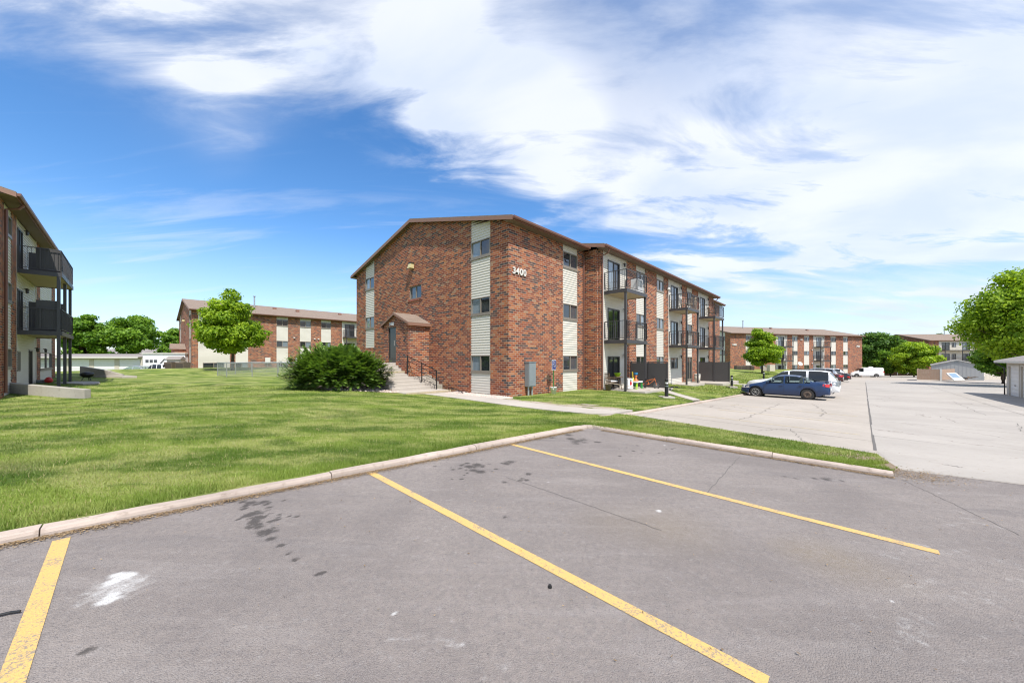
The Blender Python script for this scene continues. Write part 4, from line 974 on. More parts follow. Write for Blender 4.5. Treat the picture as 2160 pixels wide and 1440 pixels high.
for pts in ([(6.02, -.55, 7.66), (6.02, -.40, 7.52), (6.02, -.07, 7.42), (6.02, -.06, 0.15)], [(6.42, -S1 - .5, 7.68), (6.42, -S1 - .4, 7.5), (6.42, -S1 - .07, 7.4), (6.42, -S1 - .06, 0.1)], [(28.1, -S1 - .5, 7.68), (28.1, -S1 - .4, 7.5), (28.1, -S1 - .07, 7.4), (28.1, -S1 - .06, -.3)]):
    downpipe(main, pts)
floodlight(main, front(S1), 16.1, 6.95)

plan_b = [('brick', 0, .55, 0), ('bay', .55, 3.4, 0, dict(ops=[(.95, 2.9, .95, 1.86, 'win'), (1.1, 2.6, 6.5, 7.36, 'win'), (1.1, 2.6, 3.9, 4.62, 'win')], balc=False, lantern=False)), ('brick', 3.4, 3.95, 0), ('strip', 3.95, 5.2, 0), ('brick', 5.2, 8.2, 0), ('strip', 8.2, 9.5, 0), ('brick', 9.5, 10.9, 0), ('strip', 10.9, 12.26, 0),
    ('brick', 12.26, 13.57, 0), ('strip', 13.57, 14.86, 0), ('brick', 14.86, 16.4, 0), ('bay', 16.4, 19.4, 0, dict(ops=bay_ops(16.8, 18.2))), ('brick', 19.4, 20.8, 0), ('strip', 20.8, 22.1, 0), ('brick', 22.1, 27, 0), ('bay', 27, 30, 0, dict(ops=bay_ops(27.4, 28.9))), ('brick', 30, 34.7 - WT, 0)]
b2 = apartment((-36, 40.5, -.58), RZE1, 'brick apartment building across the lawn behind the small tree and dog run', plan_b, 34.7, [(0, 34.7, 0)], roof_vents=((7.0, 6.0, 1.35), (9.2, 5.2, .25), (11.8, 4.2, .3), (18, 5, .25), (23, 5, .25)))
for s, z in ((10.2, 5.05), (12.7, 5.0), (13.2, 5.0), (12.9, 2.4), (10.4, 2.4)): vent_cap(b2, front(0), s, z)
def small_vest(B):
    m = MB(); m.box(-1.2, 0, 6.4, 9.0, -.5, 3.5); v = m.build('vestibule', 'brick', B); r = MB(); r.prism([(-1.4, 6.2, 3.5), (-1.4, 9.2, 3.5), (-1.4, 7.7, 4.2)], (1.4, 0, 0)); r.build('roof', 'shingle', v)
small_vest(b2)
plan_c = [('brick', 0, 3.6, 0), ('strip', 3.6, 5, 0), ('brick', 5, 10.9, 0, dict(ops=[(7, 8.4, 1.1, 1.9), (7, 8.4, 3.9, 4.6), (7, 8.4, 6.6, 7.3)])), ('bay', 10.9, 13.8, 0, dict(ops=bay_ops(11.5, 13.0, 'win'))), ('brick', 13.8, 15.1, 0), ('strip', 15.1, 16.5, 0), ('brick', 16.5, 18.2, 0), ('strip', 18.2, 19.6, 0), ('brick', 19.6, 20.7, 0),
    ('bay', 20.7, 23.7, 0, dict(ops=bay_ops(21.5, 22.9, 'win'))), ('brick', 23.7, 25.4, 0), ('strip', 25.4, 26.9, 0), ('brick', 26.9, 29, 0), ('strip', 29, 30.3, 0), ('brick', 30.3, 34.5 - WT, 0)]
b3 = apartment((40.6, 67, -1.35), math.atan2(.262, .965), 'long brick apartment building behind the parked cars and round street tree', plan_c, 34.5, [(0, 34.5, 0)], roof_vents=((9.0, 5.5, 1.5), (17, 6, .3), (26, 5, .25)))
for s in (.9, 33.2): text('house_number', '3400', .45, 'white_trim', b3, (s, -.05, 5.7), (R(90), 0, 0), .035, .016, 1.1)
for s, z in ((17.2, 6.9), (17.5, 6.9), (20.2, 4.9), (20.2, 2.2)): floodlight(b3, front(0), s, z)
plan_d = [('brick', 0, 2.2, 0), ('bay', 2.2, 10.4, 0, dict(ops=[(2.9 , 4.7, FL[l] + .02, FL[l] + 1.86, 'door') for l in (1, 2)] + [(7.6, 9.4, FL[l] + .02, FL[l] + 1.86, 'door') for l in (1, 2)] + [(5.2, 6.2, 2.77, 4.6, 'win'), (5.2, 6.2, 6.2, 7.3, 'win')], posts=3)), ('brick', 10.4, 12.2, 0), ('strip', 12.2, 14.0, 0), ('brick', 14, 18, 0), ('strip', 18, 20, 0), ('brick', 20, 30 - WT, 0)]
b4 = apartment((102.5, 88.5, -1.62), R(-3), 'far brick apartment building behind the grey shed and big tree', plan_d, 30, [(0, 30, 0)], ends=(False, False), roof_vents=((10.5, 6.5, 1.5),))
plan_l = [('brick', 0, 1.0, 0), ('strip', 1.0, 2.35, 0), ('brick', 2.35, 3.3, 0), ('bay', 3.3, 8.15, 0, dict(ops=[(3.5, 4.6, FL[l] + .02, FL[l] + 1.86, 'door') for l in (1, 2)] + [(3.55, 4.1, .9, 1.8, 'win'), (6.2, 7.0, .02, 1.9, 'dark')], q=1.27, posts=3, ground=.0, lantern=False)),
    ('brick', 8.15, 9.3, 0), ('strip', 9.3, 13.7, 0, dict(win=[(.9, 1.8)])), ('brick', 13.7, 15.0 - WT, 0)]
o1 = Vector((-22.0, 16.0, 0)) - E2 * 3.3
b1 = apartment((o1.x, o1.y, .25), math.atan2(E2.y, E2.x), 'brick apartment building cut by the left edge with dark balconies', plan_l, 15, [(0, 15, 0)], ends=(False, False), zb=-1.0)
downpipe(b1, [(.8, -.5, 7.68), (.8, -.38, 7.5), (.8, -.08, 7.4), (.8, -.07, .1)], .05)
for l in (1, 2):                                          # dark privacy screens on the balconies
    m = MB(); m.box(5.55, 5.60, -1.2, -.05, FL[l] + .02, FL[l] + (1.5 if l == 1 else 1.16)); m.build('privacy_screen', 'panel_grey', b1)
    m = MB(); m.box(3.5, 3.53, -1.19, -.5, FL[l] + .1, FL[l] + (1.08 if l == 2 else .02 + 1.4)); m.build('privacy_screen', 'panel_grey', b1)
for s, z in ((4.85, 4.65), (4.85, 7.4), (7.6, 1.9), (10.2, 1.9)): lantern(b1, front(0), s, z)

# ---------------------------------------------------------------- steps, rail, wall fittings of the main building
bx = MB(); noses = [3.62, 4.85, 5.18, 5.51, 5.84, 6.17, 6.55, 6.90, 7.22, 7.52, 9.35]
st = empty('entrance_steps', (C0.x, C0.y, 0), RZE1, 'concrete steps with worn yellow edges climbing to the brick entrance', 'steps')
chk = MB()
for k in range(10):
    a, b = noses[k], noses[k+1]; x1 = -.42 if b < 6.25 else -1.31; x0 = -2.95
    bx.box(x0, x1, a, b, -.5, .15 * (k+1)); 
    if k in (0, 6): yb = MB(); yb.box(x0 + .01, x1 - .01, a - .004, a + .05, .15 * (k+1) - .09, .15 * (k+1) + .004); yb.build('painted_edge', 'line_faded', st)
    if 1 <= k <= 4: chk.box(-.40, -.05, a + .02, b + .02, -.3, .15 * (k+1) + .05)
bx.build('tread', 'path_concrete', st, bevel=.012); chk.build('cheek_block', 'old_concrete', st, bevel=.01)
hr = empty('handrail', (C0.x, C0.y, 0), RZE1, 'black iron handrail beside the entrance steps', 'handrail')
p0, p1, p2 = Vector((-1.38, 6.15, .9)), Vector((-1.05, 5.30, .52)), Vector((-.72, 4.45, .15))
for p in (p0, p1, p2): m = MB(); m.bar(p, p + Vector((0, 0, .98)), .045); m.build('post', 'black', hr)
m = MB()
for h in (.96, .72, .46, .18): m.bar(p0 + Vector((0, 0, h)), p2 + Vector((0, 0, h)), .035 if h > .9 else .022)
m.build('rail', 'black', hr)
def bike_rack():
    e = empty('bike_rack', F(-.55, -3.2, .03), RZE1 + R(-90), 'low curved black rack lying on the stones beside the steps', 'rack'); m = MB()
    m.tube([(-.45, 0, 0), (-.45, 0, .25), (-.2, .0, .24), (.2, 0, .2), (.5, 0, .12), (.65, .05, .02)], .02, 6); m.build('frame', 'black', e)
    m = MB(); m.tube([(-.4, .15, .02), (0, .18, .08), (.4, .15, .02)], .015, 6); m.build('bar', 'galv', e)
bike_rack()
def on_face(t, w, z): return F(t, w, z)
ub = empty('utility_cabinet', F(1.05, 0, .0), RZE1, 'grey metal utility cabinet on two pipes against the brick corner', 'utility box')
m = MB(); m.box(0, .50, -.28, -.01, .42, 1.55); m.build('cabinet', 'metal_grey', ub, bevel=.012)
m = MB(); m.box(.03, .47, -.295, -.281, .46, 1.50); m.build('door', 'metal_grey', ub, bevel=.006)
m = MB(); m.box(-.02, .52, -.31, -.0, 1.552, 1.575); m.build('lid', 'metal_grey', ub)
for x in (.12, .38): m = MB(); m.tube([(x, -.14, -.1), (x, -.14, .43)], .045, 8); m.build('conduit', 'galv', ub)
def wheelchair_sign():
    e = empty('accessible_parking_sign', F(2.72, .42, -.03), RZE1, 'blue and white wheelchair sign on a thin post in a white bucket', 'sign')
    m = MB(); m.box(-.02, .02, -.02, .02, .05, 1.68); m.build('post', 'pine_green', e)
    m = MB(); m.box(-.165, .165, -.035, -.022, 1.18, 1.68); p = m.build('panel', 'white_paint', e, bevel=.004)
    m = MB(); m.box(-.145, .145, -.038, -.0355, 1.20, 1.66); m.build('field', 'sign_blue', p)
    s = MB(); y = -.042
    s.disc((-.02, y, 1.60), (0, 1, 0), .030, .006, 12); s.bar((-.02, y, 1.57), (-.01, y, 1.45), .032, .006); s.bar((-.015, y, 1.52), (.05, y, 1.51), .02, .006)
    s.bar((-.01, y, 1.455), (.055, y, 1.455), .026, .006); s.bar((.055, y, 1.46), (.085, y, 1.37), .024, .006)
    pts = [(-.01 + .085 * math.cos(a), y, 1.43 + .085 * math.sin(a)) for a in [R(120 + i * 20) for i in range(12)]]
    for a, b in zip(pts, pts[1:]): s.bar(a, b, .018, .006)
    s.bar((-.09, y, 1.25), (.09, y, 1.25), .02, .006); s.build('symbol', 'white_paint', p)
wheelchair_sign()
bk = empty('bucket', F(2.72, .42, -.04), RZE1, 'white plastic bucket holding the sign post by the brick wall', 'bucket')
m = MB(); m.lathe([(0, .0), (.13, .0), (.155, .34), (.165, .34), (.165, .37), (.14, .37), (.12, .05), (0, .05)], 18); m.build('pail', 'white_paint', bk, True)
m = MB(); m.lathe([(0, .30), (.14, .30)], 14); m.build('fill', 'stone', bk)
m = MB(); m.tube([(-.16, 0, .34), (-.12, -.12, .26), (0, -.17, .22), (.12, -.12, .26), (.16, 0, .34)], .006, 5); m.build('handle', 'galv', bk)
def bollard(px, Y, z, label):
    x = (px - CXP) / FPX * Y; e = empty('bollard_light', (x, Y, z), 0, label, 'bollard light', 'black bollard lights on the lawn edge')
    m = MB(); m.lathe([(0, 0), (.085, 0), (.085, .62), (.06, .62), (.06, .72), (.085, .72), (.085, .84), (.07, .86), (0, .86)], 14); m.build('post', 'black', e)
    m = MB(); m.lathe([(.066, .625), (.066, .715)], 12); m.build('lens', 'white_paint', e); m = MB(); m.lathe([(.0885, .50), (.0885, .54)], 14); m.build('band', 'metal_grey', e)
    m = MB(); m.box(-.28, .28, -.28, .28, -.1, .03); m.build('footing', 'path_concrete', e)
bollard(1406, 17.1, -.1, 'black bollard light beside the patio with the toys'); bollard(1543.5, 27.5, -.40, 'black bollard light past the far screen near the blue sedan'); bollard(1611, 40, -.52, 'black bollard light on the grass beyond the white wagon')
def screen(t, w0, w1, z0, z1, label):
    e = empty('privacy_screen', F(t, w0, 0), RZE1 - math.pi/2, label, 'privacy screen', 'charcoal privacy screens between the patios'); L_ = w1 - w0
    for a, b in ((0, L_/2), (L_/2, L_)): m = MB(); m.box(a + .04, b - .04, -.02, .02, z0 + .06, z1 - .03); m.build('panel', 'panel_grey', e)
    for a in (.03, L_/2, L_ - .03): m = MB(); m.box(a - .035, a + .035, -.04, .04, z0 - .1, z1); m.build('post', 'charcoal', e)
    m = MB(); m.box(0, L_, -.03, .03, z1 + .002, z1 + .04); m.build('cap_rail', 'charcoal', e)
screen(9.98, S1 + .03, S1 + 2.29, -.05, 1.5, 'charcoal privacy screen beside the toys on the first patio'); screen(23.75, S1 + .03, S1 + 2.45, -.3, 1.45, 'charcoal privacy screen with a dark smudge on the further patio')

# things on the first patio
e = empty('bistro_table', F(7.45, 1.32, 0), 0, 'small dark wicker patio table holding a lime bowl', 'table')
m = MB(); m.lathe([(0, .66), (.36, .66), (.37, .68), (.36, .70), (0, .70)], 18); m.build('tabletop', 'wicker', e)
for k in range(4): a = R(45 + 90*k); m = MB(); m.bar((.3*math.cos(a), .3*math.sin(a), 0), (.22*math.cos(a), .22*math.sin(a), .66), .035); m.build('leg', 'wicker', e)
e = empty('bowl', F(7.48, 1.36, .70), 0, 'lime green bowl on the wicker patio table', 'bowl'); m = MB(); m.lathe([(0, .0), (.11, .0), (.19, .20), (.20, .20), (.18, .19), (.10, .02), (0, .02)], 18); m.build('bowl_shell', 'lime_plastic', e, True)
def patio_chair(loc, rz, label, mat='wicker', grp='patio chairs'):
    e = empty('patio_chair', loc, rz, label, 'chair', grp)
    m = MB(); m.box(-.24, .24, -.24, .24, .40, .44); m.build('seat', mat, e)
    m = MB(); 
    for k in range(6): m.bar((-.22 + k*.088, .24, .44), (-.22 + k*.088, .33, .90), .022)
    m.bar((-.24, .33, .90), (.24, .33, .90), .035); m.build('backrest', mat, e)
    for sx in (-1, 1):
        for sy in (-1, 1): m = MB(); m.bar((sx*.22, sy*.22, .40), (sx*.25, sy*.27, 0), .028); m.build('leg', 'black', e)
        m = MB(); m.bar((sx*.26, -.22, .62), (sx*.26, .28, .64), .03); m.bar((sx*.26, -.22, .62), (sx*.24, -.22, .42), .025); m.build('armrest', mat, e)
    return e
pc = patio_chair(F(6.95, 1.32, 0), RZE1 + R(60), 'dark wicker patio chair with white cushion near the downpipe')
m = MB(); m.box(-.21, .21, -.22, .22, .442, .51); m.build('cushion', 'white_paint', pc, bevel=.02)
e = empty('pineapple_bin', F(7.62, 1.95, 0), RZE1 + R(-15), 'white bin printed with a red pineapple behind the balcony post', 'bin')
m = MB(); m.box(-.2, .2, -.16, .16, .04, .62); m.build('bin_body', 'white_paint', e, bevel=.03)
s = MB(); s.disc((0, -.165, .33), (0, 1, 0), .085, .01, 12); s.disc((0, -.165, .40), (0, 1, 0), .07, .01, 12); s.build('fruit_print', 'red_plastic', e)
s = MB()
for a in (-.07, -.03, 0, .03, .07): s.prism([(a*.3 - .015, -.17, .46), (a*.3 + .015, -.17, .46), (a, -.17, .58)], (0, -.004, 0))
s.build('leaf_print', 'pine_green', e)
e = empty('plank', F(6.7, 2.1, 0), 0, 'bare wooden board propped against the downpipe over the grass', 'board'); m = MB(); a, b = F(6.55, 1.15, .42) - F(6.7, 2.1, 0), F(7.6, 3.2, .03) - F(6.7, 2.1, 0); m.bar(a, b, .09, .03); m.build('board', 'plank_wood', e)
e = empty('flower_pot', F(6.45, 1.35, -.03), 0, 'dark pot standing at the foot of the downpipe', 'pot'); m = MB(); m.lathe([(0, 0), (.12, 0), (.17, .34), (.19, .36), (.16, .36), (0, .32)], 14); m.build('pot', 'rusty_steel', e, True)
e = empty('toy_table', F(8.45, 2.0, 0), RZE1, 'childs green and white play table with bright toys', 'toy table')
m = MB(); m.box(-.40, .40, -.25, .25, .36, .43); m.build('tabletop', 'white_paint', e, bevel=.02)
for sx in (-1, 1):
    for sy in (-1, 1): m = MB(); m.hexa([(sx*.34-.06, sy*.2-.04, 0), (sx*.34+.06, sy*.2-.04, 0), (sx*.34+.06, sy*.2+.04, 0), (sx*.34-.06, sy*.2+.04, 0)], [(sx*.3-.03, sy*.2-.03, .36), (sx*.3+.03, sy*.2-.03, .36), (sx*.3+.03, sy*.2+.03, .36), (sx*.3-.03, sy*.2+.03, .36)]); m.build('leg', 'lime_plastic' if sx < 0 else 'green_plastic', e)
m = MB(); m.lathe([(0, .43), (.16, .43), (.13, .52), (.05, .55), (.05, .68), (.10, .72), (.04, .78), (0, .80)], 12); m.build('water_tower', 'orange_paint', e, True)
m = MB(); m.lathe([(.0, .80), (.09, .80), (.12, .92), (.0, .92)], 10); m.build('funnel', 'blue_plastic', e)
m = MB(); m.bar((-.36, 0, .43), (-.44, 0, .98), .05, .03); m.bar((-.30, 0, .45), (-.2, .05, .62), .06); m.build('slide', 'yellow_plastic', e)
def kid_bike():
    e = empty('child_bicycle', F(9.3, 2.45, 0), RZE1 + R(-78), 'small orange childs bicycle parked against the charcoal screen', 'bicycle'); r = .20
    for x in (-.38, .38):
        m = MB(); P = [(x + r*math.cos(a), 0, r + r*math.sin(a)) for a in [2*math.pi*k/20 for k in range(21)]]; m.tube(P, .026, 6, False); w = m.build('wheel', 'rubber', e)
        m = MB()
        for k in range(8): a = math.pi*k/8; m.bar((x + .17*math.cos(a), 0, r + .17*math.sin(a)), (x - .17*math.cos(a), 0, r - .17*math.sin(a)), .006)
        m.build('spokes', 'hub_silver', w)
    m = MB(); 
    for a, b in (((-.38, 0, r), (-.12, 0, .46)), ((-.38, 0, r), (-.05, 0, .22)), ((-.05, 0, .22), (-.12, 0, .48)), ((-.05, 0, .22), (.27, 0, .50)), ((-.12, 0, .46), (.27, 0, .54)), ((.38, 0, r), (.27, 0, .60))): m.tube([a, b], .018, 6)
    m.build('frame', 'orange_paint', e)
    m = MB(); m.box(-.24, -.02, -.05, .05, .50, .55); m.build('saddle', 'black', e, bevel=.015)
    m = MB(); m.tube([(.20, -.22, .70), (.26, -.08, .64), (.27, 0, .60), (.26, .08, .64), (.20, .22, .70)], .013, 6); m.build('handlebar', 'black', e)
kid_bike()
e = empty('shoes', F(10.3, 3.5, .03), 0, 'dark mat with shoes left at the patio edge', 'mat'); m = MB(); m.box(-.3, .3, -.12, .12, 0, .02); m.box(-.2, -.05, -.05, .05, .02, .08); m.box(.05, .2, -.05, .05, .02, .07); m.build('mat', 'black', e)
# things on the balconies
zb3 = FL[2]
e = empty('air_conditioner', F(8.75, 1.95, zb3), RZE1, 'striped window air conditioner unit standing on the top near balcony', 'air conditioner'); m = MB(); m.box(-.36, .30, -.2, .24, .06, .80); m.build('casing', 'white_paint', e, bevel=.02)
m = MB(); 
for k in range(3): m.box(-.30 + k*.19, -.16 + k*.19, -.212, -.203, .35, .74)
m.build('grille', 'metal_grey', e); m = MB(); m.box(-.3, .25, -.15, .2, 0, .06); m.build('base', 'black', e)
patio_chair(F(17.5, 1.7, zb3), RZE1, 'grey lattice chair on the top middle balcony', 'hub_silver'); patio_chair(F(18.3, 1.9, zb3), RZE1 + R(150), 'brown chair on the top middle balcony beside the lattice chair', 'plank_wood'); patio_chair(F(25.0, 1.7, zb3), RZE1 + R(30), 'dark chair on the furthest top balcony', 'wicker')
e = empty('storage_box', F(18.85, 2.0, zb3), RZE1, 'tall tan box standing on the top middle balcony corner', 'box'); m = MB(); m.box(-.2, .2, -.15, .15, 0, .95); m.build('box', 'tan_fence', e, bevel=.01)
m = MB(); m.box(-.21, .21, -.16, .16, .952, .98); m.build('lid', 'plank_wood', e)
e = empty('trash_can', F(21.6, 1.45, -.27), 0, 'white trash can beside the far ground floor door', 'trash can'); m = MB(); m.lathe([(0, 0), (.2, 0), (.24, .6), (0, .6)], 14); m.build('can', 'beige_paint', e, True); m = MB(); m.lathe([(0, .61), (.26, .61), (.24, .68), (0, .72)], 14); m.build('lid', 'white_trim', e, True)

# ---------------------------------------------------------------- trees and bushes
def leaf_cloud(centres, radii, n_each, size, seed, updir=.35, aspect=1.6, shell=.55):
    rs = np.random.RandomState(seed); out = []; tints = []
    for c, r, n in zip(centres, radii, n_each):
        d = rs.normal(size=(n, 3)); d /= np.linalg.norm(d, axis=1)[:, None]; rad = r * (shell + (1 - shell) * rs.uniform(0, 1, (n, 1))) * rs.uniform(.75, 1.15, (n, 1))
        p = c + d * rad * np.array([1.25, 1.25, .72]); nn = d + rs.normal(0, .55, (n, 3)) + [0, 0, updir]; nn /= np.linalg.norm(nn, axis=1)[:, None]
        t = np.cross(nn, rs.normal(size=(n, 3))); t /= np.linalg.norm(t, axis=1)[:, None]; b = np.cross(nn, t)
        s = (size * rs.uniform(.6, 1.3, n))[:, None]; V = np.empty((n, 4, 3)); V[:, 0] = p - t*s*aspect/2; V[:, 1] = p - b*s/2 - nn*s*.08; V[:, 2] = p + t*s*aspect/2; V[:, 3] = p + b*s/2 - nn*s*.08
        out.append(V.reshape(-1, 3)); tints.append(np.clip(rs.normal(.45, .25, n) + rs.uniform(-.25, .25), 0, 1))
    return np.concatenate(out), np.concatenate(tints)
def tree(name, loc, H, Rr, base, leaf, label, seed, nclump=70, nleaf=130, lsize=.16, trunk=.18, group=None, squash=1.0, cat='tree', peak=1.0, lod=1.0, cone=0):
    e = empty(name, loc, 0, label, cat, group); rs = np.random.RandomState(seed); ch = (H - base)
    tr = MB(); tr.tube([(0, 0, -.4), (rs.normal(0, .03), 0, base * .6), (rs.normal(0, .08), rs.normal(0, .08), base + ch * .35), (rs.normal(0, .1), 0, base + ch * .8)], [trunk * 1.25, trunk, trunk * .6, trunk * .15], 8)
    C, Rd = [], []
    k = 0
    while len(C) < nclump and k < 9000:
        k += 1; u = rs.uniform(-1, 1, 3); q = np.linalg.norm(u)
        if q > 1 or q < .35 and rs.uniform() < .6: continue
        zz = (u[2] + 1) / 2; prof = (math.sin(math.pi * min(1, (zz * .92 + .10)) ** (.75 * peak)) ** .6) if cone == 0 else (min(1, zz * 4 + .35) * (1.02 - zz) ** cone * 1.05)
        if math.hypot(u[0], u[1]) > prof: continue
        p = np.array([u[0] * Rr * .78, u[1] * Rr * .78, base + Rr*.10 + zz * (ch - Rr*.28)]); p += rs.normal(0, .085 * Rr, 3); C.append(p); Rd.append(Rr * rs.uniform(.13, .30))
    for i in range(0, len(C), 3):
        c = C[i]; s0 = np.array([0, 0, base + (c[2] - base) * rs.uniform(.1, .55)]); mid = s0 * .45 + c * .55 + np.array([0, 0, -.08 * Rr]); tr.tube([tuple(s0), tuple(mid), tuple(c)], [trunk * .35, trunk * .2, trunk * .06], 5)
    tr.build('trunk', 'bark', e, True)
    n = [int(nleaf * lod * (r / (Rr * .2)) ** 2) for r in Rd]
    V, T = leaf_cloud(C, Rd, n, lsize, seed + 1); 
    # light falls on leaves, not painted: tint is only leaf to leaf variety
    o = tri_mesh('crown', V, leaf, T, 4, None); o.parent = e
    return e
def on(px, py, Y): p = at(px, py, Y); return (p.x, p.y, p.z)
def XY(px, Y, z): return ((px - CXP) / FPX * Y, Y, z)
tree('maple_tree', XY(489, 33, .42), 7.7, 3.0, 1.7, 'leaf_bright', 'light green young maple standing behind the dog run fence', 101, 120, 230, .15, .14, cone=.6)
tree('maple_tree', XY(1607, 50, -.3), 6.7, 2.55, 1.1, 'leaf_bright', 'round bright green tree in front of the long brick building', 102, 110, 190, .17, .12, cone=.7)
tree('broadleaf_tree', XY(276, 60, -.5), 10.1, 4.5, 3.0, 'leaf_maple', 'wide rounded tree rising behind the low white garages', 103, 110, 190, .24, .3)
tree('broadleaf_tree', XY(178, 57, -.5), 9.6, 3.4, 2.2, 'leaf_maple', 'green tree half hidden by the dark balconies at left', 104, 110, 190, .24, .3)
tree('broadleaf_tree', XY(205, 75, -.8), 5.0, 3.2, .5, 'leaf_dark', 'small dark tree low between the two wide trees', 112, 50, 120, .26, .2)
tree('broadleaf_tree', XY(374, 70, -.5), 9.0, 3.4, 1.0, 'leaf_maple', 'narrow slice of tree beside the end wall of the brick block', 105, 70, 150, .26, .25)
tree('maple_tree', XY(2178, 35.5, -.95), 12.2, 5.1, 2.4, 'leaf_bright', 'large bright green tree towering over the garage at right', 106, 170, 260, .19, .3)
tree('maple_tree', XY(2116, 43, -1.1), 6.4, 2.5, .8, 'leaf_maple', 'shaded lower tree beside the garage and grey shed', 107, 90, 200, .19, .2)
tree('broadleaf_tree', XY(1855, 92, -2.2), 12, 5.6, .6, 'leaf_dark', 'tall dark green tree just right of the long brick building', 108, 120, 170, .34, .4)
tree('maple_tree', XY(1928, 74, -1.9), 7.8, 3.9, 1.0, 'leaf_bright', 'light green rounded tree above the maroon suv', 109, 120, 200, .24, .2)
tree('broadleaf_tree', XY(1878, 78, -1.9), 6.0, 2.9, .6, 'leaf_maple', 'lower light green tree between the dark tree and rounded tree', 113, 70, 150, .24, .2)
for i, (px, Y, H, r) in enumerate([(1630, 105, 11.3, 4), (1700, 108, 11.5, 5), (1755, 108, 11, 4), (1800, 112, 10.5, 4), (1880, 118, 13.2, 6), (1905, 125, 14, 6), (1945, 130, 14.5, 7), (1975, 128, 14.2, 6), (2000, 132, 13, 6), (340, 95, 8, 4), (1835, 118, 12.0, 6)]):
    tree('distant_tree', XY(px, Y, -2.5), H, r, 1.0, 'leaf_dark', ['dark treetop showing over the left part of the long roof', 'dark treetop showing over the middle of the long roof', 'dark treetop showing over the right part of the long roof', 'small treetop at the right end of the long roof', 'tall thin tree behind the dark tree at right', 'tall dark tree behind the light rounded tree', 'tallest distant tree left of the far brick building', 'distant tree touching the far brick building roof', 'distant tree behind the far brick building', 'far tree between garages and brick block', 'distant tree right of the long brick building'][i], 200 + i, 45, 90, .5, .3, 'distant trees behind the buildings')
def yew(loc, rx, ry, h, label, seed, n_sprig=9500):
    e = empty('evergreen_bush', loc, 0, label, 'bush'); rs = np.random.RandomState(seed); V = []; T = []
    st_ = MB()
    for k in range(26): a = rs.uniform(0, 6.28); q = rs.uniform(.3, .85); st_.tube([(0, 0, -.1), (rx*q*.5*math.cos(a), ry*q*.5*math.sin(a), h*.35), (rx*q*math.cos(a), ry*q*math.sin(a), h*rs.uniform(.4, .75))], [.05, .03, .012], 5)
    st_.build('stems', 'bark', e)
    lob = [(rs.uniform(-.7, .7), rs.uniform(-.7, .7), rs.uniform(.7, 1.12)) for _ in range(16)]
    for k in range(n_sprig):
        a = rs.uniform(0, 2*math.pi); el = math.asin(rs.uniform(-.55, 1)); d = np.array([math.cos(a)*math.cos(el), math.sin(a)*math.cos(el), math.sin(el)])
        lump = .86 + .13*math.sin(3*a + 1.3) * math.cos(3*el) + .12*math.sin(7*a + 5*el) + .08*math.sin(13*a - 9*el) + rs.normal(0, .05)
        f = rs.uniform(.55, 1.0) ** .5 * lump; p = np.array([d[0]*rx*f, d[1]*ry*f, h*.36 + d[2]*h*.62*f]); p[2] = max(p[2], .03)
        # a sprig: an arching shoot with short needles on both sides
        g = d * [1, 1, .55] + rs.normal(0, .25, 3) + [0, 0, .15]; g /= np.linalg.norm(g); L_ = rs.uniform(.16, .34); sd = np.cross(g, [0, 0, 1]); sd /= np.linalg.norm(sd) + 1e-6; up = np.cross(sd, g); t0 = rs.normal(.42, .22)
        for j in range(5):
            u = j / 5.0; c = p + g*L_*u + up * (.03*math.sin(u*3)); wdt = .10 * (1 - u*.55); ln = .075
            for s in (-1, 1):
                tip = c + sd*s*wdt + g*ln + rs.normal(0, .008, 3); b0 = c; b1 = c + g*.06; V += [b0, (b0+tip)/2 - g*.012, tip, b1]; T.append(t0 + u*.35)
    o = tri_mesh('foliage', np.array(V), 'leaf_yew', np.clip(np.array(T), 0, 1), 4, None); o.parent = e; return e
bq = F(-4.9, -6.9); yew((bq.x + .32, bq.y - .2, .36), 2.25, 1.8, 1.84, 'large dark evergreen bush left of the entrance steps', 301)

